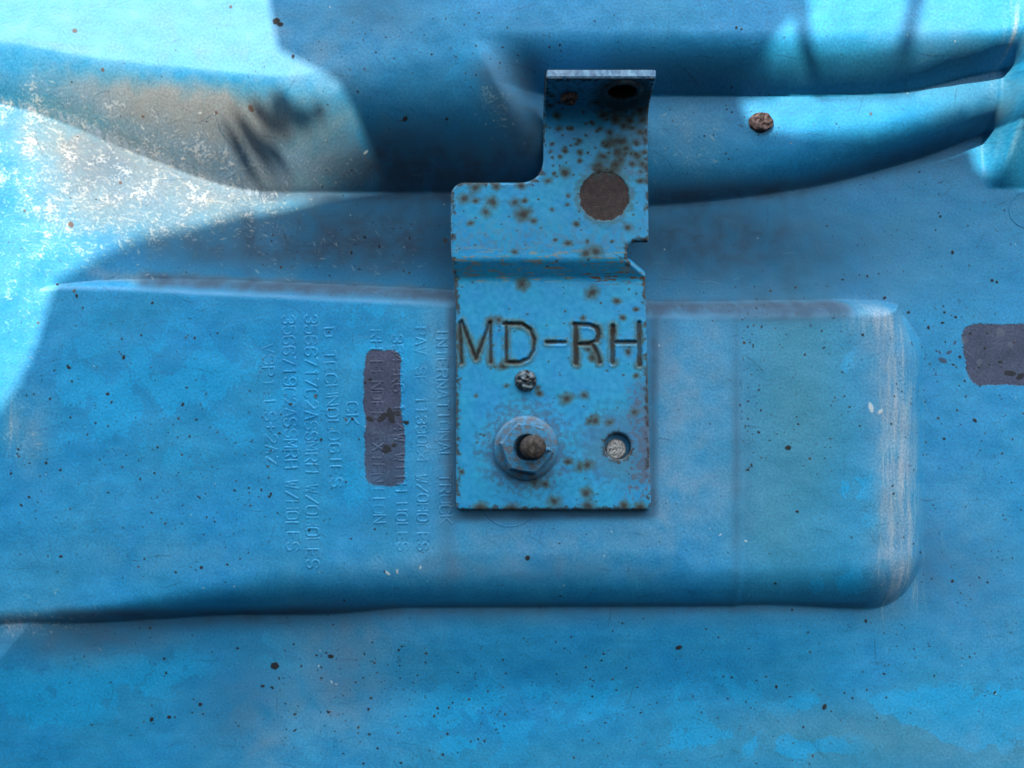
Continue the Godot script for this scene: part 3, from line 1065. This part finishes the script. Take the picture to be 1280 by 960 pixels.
func paint_bracket() -> StandardMaterial3D:
	var w := int(BWD * BQ)
	var h := int(BHT * BQ)
	var n_low := noise_bytes(w, h, 31, 0.006, 4)
	var n_mid := noise_bytes(w, h, 32, 0.03, 5, FastNoiseLite.TYPE_SIMPLEX_SMOOTH, FastNoiseLite.FRACTAL_FBM, 24.0)
	var n_fine := noise_bytes(w, h, 33, 0.2, 3)
	var n_hor := streak_bytes(w, h, 34, 0.06, 8.0, 1.0)
	var bot := flat_at(690, 638).y
	var col := PackedByteArray()
	col.resize(w * h * 3)
	var sub := PackedByteArray()
	sub.resize(w * h * 3)
	var bend_lo := flat_at(690, 350).y
	var bend_hi := flat_at(690, 316).y
	var h455 := flat_at(800, 455).y
	var chunk := 12
	var each := h / chunk
	var outs := []
	outs.resize(chunk)
	var nut := flat_at(657, 560)
	var work := func(ch: int):
		var c := PackedByteArray()
		c.resize(each * w * 3)
		var su := PackedByteArray()
		su.resize(each * w * 3)
		var k := ch * each * w
		var o := 0
		for j in range(ch * each, ch * each + each):
			var s := BS + (j + 0.5) / BQ
			for i in w:
				var x := BX + (i + 0.5) / BQ
				var low := n_low[k] / 255.0
				var mid := n_mid[k] / 255.0
				var fine := n_fine[k] / 255.0
				var r := 36.0 + (mid - 0.5) * 20.0
				var g := 145.0 + (mid - 0.5) * 18.0 + (low - 0.5) * 14.0
				var b := 192.0 + (mid - 0.5) * 16.0
				var rough := 0.42
				var bump := 0.5 + (fine - 0.5) * 0.12 + (mid - 0.5) * 0.08
				# rubbed grey-violet areas
				var a := 0.0
				if s < h455 + 8.0:
					a = ss(768.0, 800.0, x + (mid - 0.5) * 46.0) * ss(h455 + 8.0, h455 - 70.0, s + (low - 0.5) * 60.0) * ss(14.0, 44.0, s + (mid - 0.5) * 60.0)
					a = maxf(a, 0.42 * ss(60.0, 24.0, Vector2((x - hole_plate.x) * 0.9, s - hole_plate.y).length() + (mid - 0.5) * 40.0))
					a = maxf(a, 0.55 * ss(64.0, 34.0, Vector2(x - nut.x, s - nut.y).length() + (mid - 0.5) * 50.0))
				if s > bend_hi and s < bend_hi + 60.0:
					a = maxf(a, 0.4 * ss(60.0, 10.0, s - bend_hi) * ss(.30, .80, mid + (fine - 0.5) * 0.3))
				if s > 400.0:
					a = maxf(a, 0.55 * ss(755.0, 800.0, x + (mid - 0.5) * 70.0) * ss(.4, .55, low + (fine - .5) * .2))
				a = clampf(a * (1.0 + (fine - 0.5) * 1.1), 0.0, 0.9)
				r += (76.0 - r) * a
				g += (90.0 - g) * a
				b += (112.0 - b) * a
				rough += a * 0.3
				# edges worn to steel and rust
				var d := outline(x, s)
				if d > -11.0:
					var ed := minf(d, 0.6 - d * 0.3)
					var worn := clampf((ed + 5.6 + (mid - 0.5) * 9.0 + (fine - 0.5) * 5.0) * 0.2, 0.0, 0.85) * ss(0.30, 0.60, low + (mid - 0.5) * 0.6)
					if s < 9.0:
						worn = maxf(worn, clampf((ed + 5.0 + (mid - 0.5) * 14.0 + (fine - 0.5) * 5.0) * 0.2, 0.0, 0.8))
					r += (46.0 - r) * worn
					g += (44.0 - g) * worn
					b += (44.0 - b) * worn
					rough += worn * 0.4
					bump -= worn * 0.15
					if d > -2.2 and d < 2.0 and fine > 0.5:
						var sh := clampf((d + 2.2) * 0.4, 0.0, 0.5) * ss(0.5, 0.62, fine)
						r += (128.0 - r) * sh
						g += (132.0 - g) * sh
						b += (134.0 - b) * sh
				# scraped bend
				if s > bend_lo - 14.0 and s < bend_hi + 16.0:
					var hor := n_hor[k] / 255.0
					var sc := ss(0.60, 0.70, hor + (mid - 0.5) * 0.35) * ss(bend_lo - 10.0, bend_lo + 4.0, s) * ss(bend_hi + 14.0, bend_hi - 4.0, s) * 0.7
					r += (150.0 - r) * sc
					g += (150.0 - g) * sc
					b += (142.0 - b) * sc
					var ru := ss(0.5, 0.68, mid * 0.4 + hor * 0.6) * ss(bend_lo - 9.0, bend_lo - 1.0, s) * ss(bend_lo + 17.0, bend_lo + 5.0, s) * ss(690.0, 735.0, x) * 0.9
					ru = maxf(ru, ss(0.5, 0.8, hor + (mid - 0.5) * 0.5) * ss(bend_lo - 4.0, bend_lo + 8.0, s) * ss(bend_hi + 6.0, bend_hi - 10.0, s) * 0.35)
					r += (88.0 - r) * ru
					g += (62.0 - g) * ru
					b += (46.0 - b) * ru
					rough += maxf(sc, ru) * 0.35
				# rust in the stamped strokes
				if groove[k] < 14.0:
					var gd := groove[k] + (mid - 0.5) * 4.5 + (fine - 0.5) * 1.5
					var halo := ss(9.5, 2.0, gd) * 0.8 * ss(0.26, 0.62, low + (mid - 0.5) * 0.8 + 0.1)
					r += (70.0 - r) * halo
					g += (86.0 - g) * halo
					b += (82.0 - b) * halo
					var core := ss(2.9, 0.6, groove[k] + (fine - 0.5) * 1.8 + (mid - 0.5) * 3.0) * (0.78 + (low - 0.5) * 0.5)
					r += (38.0 - r) * core
					g += (31.0 - g) * core
					b += (27.0 - b) * core
					rough += maxf(core, halo) * 0.4
				# bare rusty disc where a washer sat
				var rd := Vector2(x, s).distance_to(rust_disc) + (mid - 0.5) * 3.0
				if rd < 44.0:
					var halo := ss(40.0, 30.0, rd + (mid - 0.5) * 10.0) * 0.6
					r += (74.0 - r) * halo
					g += (98.0 - g) * halo
					b += (100.0 - b) * halo
					var core := clampf(30.0 - rd, 0.0, 1.0)
					var mottle := (fine - 0.5) * 50.0 + (mid - 0.5) * 40.0
					r += (56.0 + mottle - r) * core
					g += (48.0 + mottle * 0.8 - g) * core
					b += (48.0 + mottle * 0.7 - b) * core
					rough += core * 0.4
					bump += core * (fine - 0.5) * 0.5
				# darker tone over the flange and round its hole, paler at the tip
				if s > 470.0:
					var gm := ss(480.0, 500.0, s) * (0.26 + 0.5 * ss(0.5, 0.66, mid)) * 0.7
					gm = maxf(gm, 0.85 * ss(44.0, 24.0, Vector2(x - hole_flange.x, (s - hole_flange.y + 10.0) * 0.8).length() + (mid - 0.5) * 18.0))
					r += (36.0 - r) * gm
					g += (52.0 - g) * gm
					b += (58.0 - b) * gm
					rough += gm * 0.3
					if s > S_END - 1.5:
						r = 84.0 + (mid - 0.5) * 110.0
						g = 122.0 + (mid - 0.5) * 110.0
						b = 150.0 + (mid - 0.5) * 100.0
				var gr := 1.0 + (fine - 0.5) * 0.16
				c[o] = clampi(int(r * gr), 0, 255)
				c[o + 1] = clampi(int(g * gr), 0, 255)
				c[o + 2] = clampi(int(b * gr), 0, 255)
				su[o] = clampi(int(bump * 255.0), 0, 255)
				su[o + 1] = clampi(int((rough + (mid - 0.5) * 0.15) * 255.0), 0, 255)
				o += 3
				k += 1
		outs[ch] = [c, su]
	var id := WorkerThreadPool.add_group_task(work, chunk)
	WorkerThreadPool.wait_for_group_task_completion(id)
	col = PackedByteArray()
	sub = PackedByteArray()
	for ch in chunk:
		col.append_array(outs[ch][0])
		sub.append_array(outs[ch][1])
	var hh := each * chunk
	# rust spots: where they are seen, and their size
	var list := [[696, 145, 5], [687, 132, 5], [713, 161, 3], [699, 161, 4], [724, 176, 4], [706, 189, 4], [725, 191, 4], [706, 216, 7], [750, 161, 4], [741, 155, 3], [753, 144, 6], [770, 147, 8], [787, 151, 6], [780, 158, 6], [764, 178, 9], [776, 177, 10],
		[772, 191, 10], [753, 195, 7], [769, 207, 9], [748, 207, 8], [801, 226, 5], [809, 259, 4], [785, 284, 6], [720, 280, 4], [709, 256, 3], [710, 245, 3], [690, 262, 3], [685, 226, 5], [654, 268, 9], [667, 276, 5], [643, 253, 6], [656, 251, 4], [651, 232, 6], [615, 253, 9], [594, 251, 5],
		[580, 248, 7], [607, 266, 6], [594, 235, 7], [620, 233, 5], [588, 279, 4], [643, 315, 4], [710, 304, 5], [694, 300, 3], [734, 302, 3], [765, 302, 2.5], [733, 317, 8], [745, 314, 8], [653, 355, 9], [740, 366, 9], [771, 376, 6], [729, 398, 4], [795, 387, 4], [778, 397, 5], [708, 498, 9],
		[730, 494, 6], [738, 526, 7], [745, 525, 7], [762, 528, 6], [793, 515, 5], [710, 577, 6], [724, 584, 7], [734, 581, 8], [733, 616, 9], [693, 627, 9], [735, 632, 9], [633, 482, 4], [674, 492, 5], [668, 604, 7], [682, 605, 6], [623, 400, 6], [613, 401, 7], [595, 495, 3], [627, 458, 7],
		[800, 165, 5], [803, 150, 6], [806, 190, 5], [795, 178, 5], [690, 180, 3], [688, 190, 3], [700, 196, 3], [790, 205, 5], [803, 205, 5], [640, 636, 9], [600, 634, 8], [800, 634, 8], [780, 632, 7], [577, 590, 4], [760, 180, 5], [735, 437, 5], [770, 150, 6], [762, 166, 5], [783, 186, 6], [757, 182, 5], [776, 200, 5], [790, 160, 4], [748, 214, 6], [765, 214, 6], [797, 195, 6], [690, 120, 5], [700, 128, 5], [745, 128, 8], [800, 138, 8], [806, 120, 6], [672, 485, 4], [741, 447, 6], [785, 440, 6], [795, 470, 5]]
	for i in 150:
		list.append([rng.randf_range(570, 812), rng.randf_range(130, 634), rng.randf_range(0.7, 1.8)])
	for i in 40:
		list.append([rng.randf_range(684, 808), rng.randf_range(130, 225), rng.randf_range(1.2, 3.2)])
	for e in list:
		var at := flat_at(e[0], e[1])
		var cx := (at.x - BX) * BQ
		var cy := (at.y - BS) * BQ
		var rr: float = e[2] * BQ * (1.05 if e[1] < 330 else 0.95)
		var ph := rng.randf() * TAU
		var fl := rng.randf_range(0.7, 1.0)
		var olive := rng.randf_range(0.5, 0.85)
		var big := 1.9
		for j in range(maxi(0, int(cy - rr * big)), mini(hh - 1, int(cy + rr * big)) + 1):
			for i in range(maxi(0, int(cx - rr * big)), mini(w - 1, int(cx + rr * big)) + 1):
				var dx := i - cx
				var dy := (j - cy) / fl
				var k := j * w + i
				var mid := n_mid[k] / 255.0 - 0.5
				var fine := n_fine[k] / 255.0 - 0.5
				var an := atan2(dy, dx)
				var d := Vector2(dx, dy).length() / rr * (1.0 + 0.08 * sin(an * 2.0 + ph) + 0.06 * sin(an * 5.0 - ph)) + mid * 0.5 + fine * 0.35
				var halo := ss(1.6, 0.5, d) * olive
				var core := ss(0.72, 0.1, d) * 0.8
				if halo <= 0.0:
					continue
				var q := k * 3
				col[q] = int(lerpf(lerpf(col[q], 62.0, halo), 42.0 + fine * 30.0, core))
				col[q + 1] = int(lerpf(lerpf(col[q + 1], 82.0, halo), 37.0 + fine * 26.0, core))
				col[q + 2] = int(lerpf(lerpf(col[q + 2], 82.0, halo), 34.0 + fine * 22.0, core))
				sub[q] = clampi(sub[q] + int(34.0 * core + fine * 60.0 * core), 0, 255)
				sub[q + 1] = int(lerpf(sub[q + 1], 215.0, halo))
	var m := StandardMaterial3D.new()
	m.resource_name = "bracket_paint"
	m.albedo_texture = ImageTexture.create_from_image(Image.create_from_data(w, hh, false, Image.FORMAT_RGB8, col))
	m.uv1_scale = Vector3(1, float(h) / hh, 1)
	var t2 := ImageTexture.create_from_image(Image.create_from_data(w, hh, false, Image.FORMAT_RGB8, sub))
	m.roughness = 1.0
	m.roughness_texture = t2
	m.roughness_texture_channel = BaseMaterial3D.TEXTURE_CHANNEL_GREEN
	m.heightmap_enabled = true
	m.heightmap_texture = t2
	m.heightmap_scale = 0.03
	m.texture_repeat = false
	return m

# ==================================================================== nut, stud, rivets
func lathe(prof: Array, around: int) -> ArrayMesh:      # turned round y; prof holds (radius, along) from inside out
	var st := SurfaceTool.new()
	st.begin(Mesh.PRIMITIVE_TRIANGLES)
	for j in prof.size() - 1:
		st.set_smooth_group(j if (prof[j + 1] - prof[j]).length() > 4.0 else 40)
		for i in around:
			var q := []
			for c in [[j, i], [j, i + 1], [j + 1, i], [j + 1, i + 1]]:
				var a: float = TAU * c[1] / around
				q.append(Vector3(cos(a) * prof[c[0]].x, prof[c[0]].y, sin(a) * prof[c[0]].x) * K)
			for t in [0, 1, 2, 1, 3, 2]:
				st.add_vertex(q[t])
	st.generate_normals()
	return st.commit()

func rust_material(called: String, dark: Color, mid: Color, light: Color, seed_: int, metal := 0.0, rough := 0.7, coarse := 0.02) -> StandardMaterial3D:
	var n := FastNoiseLite.new()
	n.seed = seed_
	n.frequency = coarse
	n.fractal_octaves = 5
	n.domain_warp_enabled = true
	n.domain_warp_amplitude = 20.0
	var t := NoiseTexture2D.new()
	t.width = 512
	t.height = 512
	t.seamless = true
	t.noise = n
	var g := Gradient.new()
	g.set_color(0, dark)
	g.set_offset(0, 0.28)
	g.set_color(1, light)
	g.set_offset(1, 0.66)
	g.add_point(0.45, mid)
	t.color_ramp = g
	var b := NoiseTexture2D.new()
	b.width = 512
	b.height = 512
	b.seamless = true
	var n2: FastNoiseLite = n.duplicate()
	n2.frequency = coarse * 3.0
	b.noise = n2
	var m := StandardMaterial3D.new()
	m.resource_name = called
	m.albedo_texture = t
	m.uv1_triplanar = true
	m.uv1_scale = Vector3.ONE * 55.0
	m.roughness = rough
	m.metallic = metal
	m.heightmap_enabled = true
	m.heightmap_texture = b
	m.heightmap_scale = 0.012
	return m

func lump(radius: float, tall: float, seed_: int, rough: float, squash := 1.0) -> ArrayMesh:     # an uneven rounded head on y = 0
	var n := FastNoiseLite.new()
	n.seed = seed_
	n.frequency = 0.16
	n.fractal_octaves = 3
	var st := SurfaceTool.new()
	st.begin(Mesh.PRIMITIVE_TRIANGLES)
	st.set_smooth_group(1)
	var ring := 36
	var rows := 14
	var pts := []
	for j in rows + 1:
		var t := float(j) / rows
		for i in ring:
			var a := TAU * i / ring
			var rr := radius * (1.0 - pow(1.0 - t, 1.0)) if t < 0.6 else radius
			var y := tall
			if t < 0.6:
				rr = radius * 0.82 * t / 0.6
				y = tall * (1.0 - 0.12 * (t / 0.6) ** 2)
			else:
				var u := (t - 0.6) / 0.4
				rr = radius * (0.82 + 0.18 * sin(u * PI * 0.5))
				y = tall * 0.88 * cos(u * PI * 0.5) - 1.0 * u
			var p := Vector3(cos(a) * rr, y, sin(a) * rr * squash)
			var d := n.get_noise_3d(p.x, p.y, p.z) * rough
			if t > 0.9:
				d *= 0.3
			p += Vector3(cos(a) * 0.5 * t, 1.0 - 0.6 * t, sin(a) * 0.5 * t) * d
			pts.append(p * K)
	for j in rows:
		for i in ring:
			var a: int = j * ring + i
			var b: int = j * ring + (i + 1) % ring
			for q in [a, b, a + ring, b, b + ring, a + ring]:
				st.add_vertex(pts[q])
	st.generate_normals()
	return st.commit()

func stand(o: Node3D, lean_x := 0.0, lean_y := 0.0):    # lets a turned piece's y axis point at the viewer
	o.basis = Basis(Vector3.UP, lean_y) * Basis(Vector3.RIGHT, PI / 2 + lean_x)

func spot(px: float, py: float, h: float) -> Vector3:
	var f := 1.0 - h / D
	return P(640.0 + (px - 640.0) * f, 480.0 + (py - 480.0) * f, h)

func build_fasteners():
	var worn_blue := rust_material("worn_blue_nut", Color(0.31, 0.35, 0.39), Color(0.24, 0.40, 0.50), Color(0.16, 0.48, 0.64), 8, 0.0, 0.45, 0.014)
	var steel := rust_material("rusty_steel", Color(0.12, 0.105, 0.10), Color(0.19, 0.165, 0.15), Color(0.27, 0.24, 0.22), 12, 0.2, 0.6)
	# flange nut
	var at := spot(657.5, 559.5, 62.0)
	var nut := thing("flange_nut", "worn blue hexagonal flange nut on the lower bracket plate", "nut", at)
	stand(nut, deg_to_rad(-2.0), deg_to_rad(3.0))
	part("nut_flange", lathe([Vector2(13.0, 9.0), Vector2(28.0, 8.5), Vector2(35.0, 6.4), Vector2(37.4, 5.2), Vector2(38.6, 3.6), Vector2(38.6, 1.4), Vector2(37.6, -1.2)], 64), worn_blue, nut)
	var st := SurfaceTool.new()
	st.begin(Mesh.PRIMITIVE_TRIANGLES)
	st.set_smooth_group(-1)
	var rings := [[33.5, 5.0, 0.0], [32.8, 16.0, 0.0], [32.0, 18.6, 0.0], [30.0, 20.4, 0.4], [17.0, 21.0, 1.0], [15.2, 19.0, 1.0], [14.6, 4.0, 1.0]]
	var nn := 48
	var loops := []
	for r in rings:
		var row := []
		for i in nn:
			var a: float = TAU * i / nn
			var local := fposmod(a, TAU / 6.0) - TAU / 12.0
			var hexr: float = r[0] * cos(PI / 6.0) / cos(local)
			var rr := lerpf(hexr, r[0] * 0.93 if r[2] < 0.9 else r[0], r[2])
			var aa := a + deg_to_rad(10.0)
			# chamfer the corners at the top
			row.append(Vector3(cos(aa) * rr, r[1], sin(aa) * rr) * K)
		loops.append(row)
	for j in rings.size() - 1:
		for i in nn:
			var i2 := (i + 1) % nn
			for q in [[j, i], [j, i2], [j + 1, i], [j, i2], [j + 1, i2], [j + 1, i]]:
				st.add_vertex(loops[q[0]][q[1]])
	st.generate_normals()
	part("nut_hexagon", st.commit(), worn_blue, nut)
	# threaded stud through the nut
	var stud := thing("threaded_stud", "rust brown threaded stud end standing out of the flange nut", "stud", spot(663.0, 559.0, 62.0))
	stand(stud, deg_to_rad(-3.0), deg_to_rad(5.0))
	var prof := [Vector2(0.0, 43.0), Vector2(7.0, 42.6), Vector2(11.5, 41.0), Vector2(13.2, 39.0)]
	var y := 38.0
	while y > 10.0:
		prof.append(Vector2(14.4, y))
		prof.append(Vector2(14.4, y - 0.8))
		prof.append(Vector2(12.8, y - 2.2))
		prof.append(Vector2(12.8, y - 2.8))
		y -= 4.0
	part("thread", lathe(prof, 40), steel, stud)
	part("burr", lump(6.0, 5.0, 91, 4.0, 0.6), worn_blue, stud, Vector3(16.0, 27.0, 3.0) * K)
	# rivet above the nut
	var rivet := part("blind_rivet", lump(13.2, 9.0, 44, 5.0), rust_material("flaky_rivet", Color(0.06, 0.07, 0.08), Color(0.14, 0.20, 0.24), Color(0.34, 0.42, 0.46), 21, 0.0, 0.45, 0.012), self, spot(657.0, 475.5, 60.0))
	rivet.name = numbered("rivet")
	stand(rivet)
	tag(rivet, "dark flaking rivet head between the stamped letters and the nut", "rivet")
	# pale pin behind the round hole
	var pin := part("pin", lump(12.6, 6.0, 45, 1.6), rust_material("pale_pin", Color(0.36, 0.38, 0.38), Color(0.52, 0.54, 0.54), Color(0.70, 0.70, 0.69), 22, 0.0, 0.6, 0.05), self, spot(769.5, 561.5, 50.5))
	pin.name = numbered("locating_pin")
	stand(pin)
	tag(pin, "pale grey pin end seen inside the round hole beside the nut", "pin")
	# rusted rivet on the flange, and one on the ridge
	var fp := profile(507.5)
	var fr := part("rivet", lump(10.0, 8.0, 46, 5.0), rust_material("flange_rivet_rust", Color(0.14, 0.11, 0.10), Color(0.30, 0.20, 0.16), Color(0.42, 0.36, 0.33), 23, 0.0, 0.8, 0.03), self, P(705.6, fp.x, fp.y))
	fr.name = numbered("rivet")
	var nor := Vector3(0, -fp.w, -fp.z)
	fr.basis = Basis(Vector3.RIGHT, nor, Vector3.RIGHT.cross(nor))
	tag(fr, "small rusty rivet on the bent top flange beside its oval hole", "rivet")
	var sp := sheet_at(951.0, 153.0)
	var rr := part("rivet", lump(15.0, 6.0, 47, 5.0, 0.8), rust_material("ridge_rivet_rust", Color(0.13, 0.11, 0.11), Color(0.25, 0.19, 0.19), Color(0.36, 0.31, 0.32), 24, 0.0, 0.9, 0.02), self, P(sp.x, sp.y, sp.z))
	rr.name = numbered("rivet")
	stand(rr)
	tag(rr, "crusty brown rivet on the blue ridge right of the bracket", "rivet")

# ==================================================================== added pieces that shade the panel, above and behind the viewer
func build_shade():
	var s := SUN.normalized()
	var ux := s.cross(Vector3.UP).normalized() * -1.0
	var uy := s.cross(ux).normalized()
	if uy.y < 0.0:
		uy = -uy
	var far := 0.50
	var edge := [[-420, 600], [-90, 580], [-20, 540], [22, 480], [46, 425], [72, 352], [118, 322], [180, 296], [300, 268], [385, 254], [445, 224], [462, 206], [464, 190], [452, 160], [440, 132], [424, 104], [348, 62], [336, 0], [318, -60], [300, -330],
		[1010, -330], [1000, -60], [1010, 0], [975, 40], [960, 100], [925, 128], [940, 160], [1010, 168], [1100, 166], [1210, 164], [1222, 214], [1300, 240], [1500, 210], [1900, 120], [1900, 1500], [-420, 1500]]
	var flat := PackedVector2Array()
	for e in edge:
		var q := sheet_at(e[0], e[1])
		var p := P(q.x, q.y, q.z)
		flat.append(Vector2(p.dot(ux), p.dot(uy)))
	if Geometry2D.is_polygon_clockwise(flat):
		flat.reverse()
	var tri := Geometry2D.triangulate_polygon(flat)
	var st := SurfaceTool.new()
	st.begin(Mesh.PRIMITIVE_TRIANGLES)
	st.set_smooth_group(-1)
	var place := func(p: Vector2, d: float) -> Vector3:
		return ux * p.x + uy * p.y + s * d
	for i in range(0, tri.size(), 3):
		for q in [0, 1, 2]:
			st.add_vertex(place.call(flat[tri[i + q]], far))
		for q in [0, 2, 1]:
			st.add_vertex(place.call(flat[tri[i + q]], far + 0.004))
	for i in flat.size():
		var a := flat[i]
		var b := flat[(i + 1) % flat.size()]
		for q in [[a, 0.0], [b, 0.0], [a, 0.004], [b, 0.0], [b, 0.004], [a, 0.004]]:
			st.add_vertex(place.call(q[0], far + q[1]))
	st.generate_normals()
	var m := StandardMaterial3D.new()
	m.resource_name = "shade_sheet"
	m.albedo_color = Color(0.16, 0.45, 0.62)
	m.roughness = 0.5
	var o := part("added_shade_panel", st.commit(), m, self)  # added sheet, its edge shaped to give the shadow outline
	tag(o, "added blue sheet outside the picture that casts shade on the fender panel", "panel")
	# a leafy twig added past the sheet's edge to cast leaf shadows
	var on := func(px: float, py: float, d: float) -> Vector3:
		var q := sheet_at(px, py)
		var p := P(q.x, q.y, q.z)
		return ux * p.dot(ux) + uy * p.dot(uy) + s * d
	var twig := thing("added_leafy_twig", "added green leafy twig outside the picture, shading the tan worn paint at upper left", "twig")
	var bark := StandardMaterial3D.new()
	bark.resource_name = "twig_bark"
	bark.albedo_color = Color(0.25, 0.19, 0.13)
	var green := StandardMaterial3D.new()
	green.resource_name = "leaf"
	green.albedo_color = Color(0.20, 0.33, 0.12)
	green.roughness = 0.6
	var ts := SurfaceTool.new()
	ts.begin(Mesh.PRIMITIVE_TRIANGLES)
	ts.set_smooth_group(1)
	var spine := [[520, 60], [450, 118], [400, 142], [358, 158], [330, 178], [300, 204]]
	for i in spine.size() - 1:
		var a: Vector3 = on.call(spine[i][0], spine[i][1], far - 0.02)
		var b: Vector3 = on.call(spine[i + 1][0], spine[i + 1][1], far - 0.02)
		for k in 6:
			var q := []
			for e in [[a, k, i], [a, k + 1, i], [b, k, i + 1], [b, k + 1, i + 1]]:
				var an: float = TAU * e[1] / 6.0
				q.append(e[0] + (ux * cos(an) + s * sin(an)) * (0.0011 - 0.00014 * e[2]))
			for t in [0, 1, 2, 1, 3, 2]:
				ts.add_vertex(q[t])
	ts.generate_normals()
	part("stem", ts.commit(), bark, twig)
	for l in [[352, 140, 19, 11, -40.0], [334, 148, 17, 9, 20.0], [376, 148, 19, 8, -10.0], [318, 178, 15, 10, 55.0], [340, 190, 14, 7, 20.0], [302, 192, 13, 8, 100.0], [398, 140, 13, 6, -25.0]]:
		var leaf := SurfaceTool.new()
		leaf.begin(Mesh.PRIMITIVE_TRIANGLES)
		leaf.set_smooth_group(1)
		var ca := cos(deg_to_rad(l[4]))
		var sa := sin(deg_to_rad(l[4]))
		var rows := []
		for i in 9:
			var u := i / 8.0 * 2.0 - 1.0
			var wide: float = l[3] * pow(1.0 - u * u, 0.7)
			var row := []
			for side in [-1.0, 0.0, 1.0]:
				var dx: float = (u * l[2] * ca - side * wide * sa) * K
				var dy: float = (u * l[2] * sa + side * wide * ca) * K
				var c: Vector3 = on.call(l[0], l[1], far - 0.022)
				row.append(c + ux * dx - uy * dy + s * ((absf(side) * 3.0 - u * u * 4.0) * K))
			rows.append(row)
		for i in 8:
			for k in 2:
				for q in [[i, k], [i, k + 1], [i + 1, k], [i, k + 1], [i + 1, k + 1], [i + 1, k]]:
					leaf.add_vertex(rows[q[0]][q[1]])
		leaf.generate_normals()
		part("leaf", leaf.commit(), green, twig)
	# a hose added in the gap to cast thin curved shadows
	var pts := []
	for e in [[1180, -90], [1150, -20], [1138, 30], [1132, 62], [1108, 95], [1068, 112], [1030, 104], [1012, 76], [1002, 20], [996, -90]]:
		var q := sheet_at(e[0], e[1])
		var p := P(q.x, q.y, q.z)
		pts.append(ux * p.dot(ux) + uy * p.dot(uy) + s * (far - 0.03))
	var curve := Curve3D.new()
	for i in pts.size():
		var t: Vector3 = (pts[mini(i + 1, pts.size() - 1)] - pts[maxi(i - 1, 0)]) / 6.0
		curve.add_point(pts[i], -t, t)
	var hs := SurfaceTool.new()
	hs.begin(Mesh.PRIMITIVE_TRIANGLES)
	hs.set_smooth_group(1)
	var baked := curve.tessellate(4)
	for i in baked.size() - 1:
		var d := (baked[i + 1] - baked[i]).normalized()
		var d2 := (baked[mini(i + 2, baked.size() - 1)] - baked[i + 1]).normalized() if i + 2 < baked.size() else d
		for k in 10:
			var q := []
			for e in [[0, k], [0, k + 1], [1, k], [1, k + 1]]:
				var a: float = TAU * e[1] / 10.0
				q.append(baked[i + e[0]] + (ux * cos(a) + (d if e[0] == 0 else d2).cross(ux).normalized() * sin(a)) * 0.0022)
			for t in [0, 1, 2, 1, 3, 2]:
				hs.add_vertex(q[t])
	hs.generate_normals()
	var hm := StandardMaterial3D.new()
	hm.resource_name = "shade_hose_rubber"
	hm.albedo_color = Color(0.08, 0.08, 0.08)
	hm.roughness = 0.6
	var ho := part("added_shade_hose", hs.commit(), hm, self)
	tag(ho, "added thin black hose outside the picture, casting thin curved shadows at upper right", "hose")
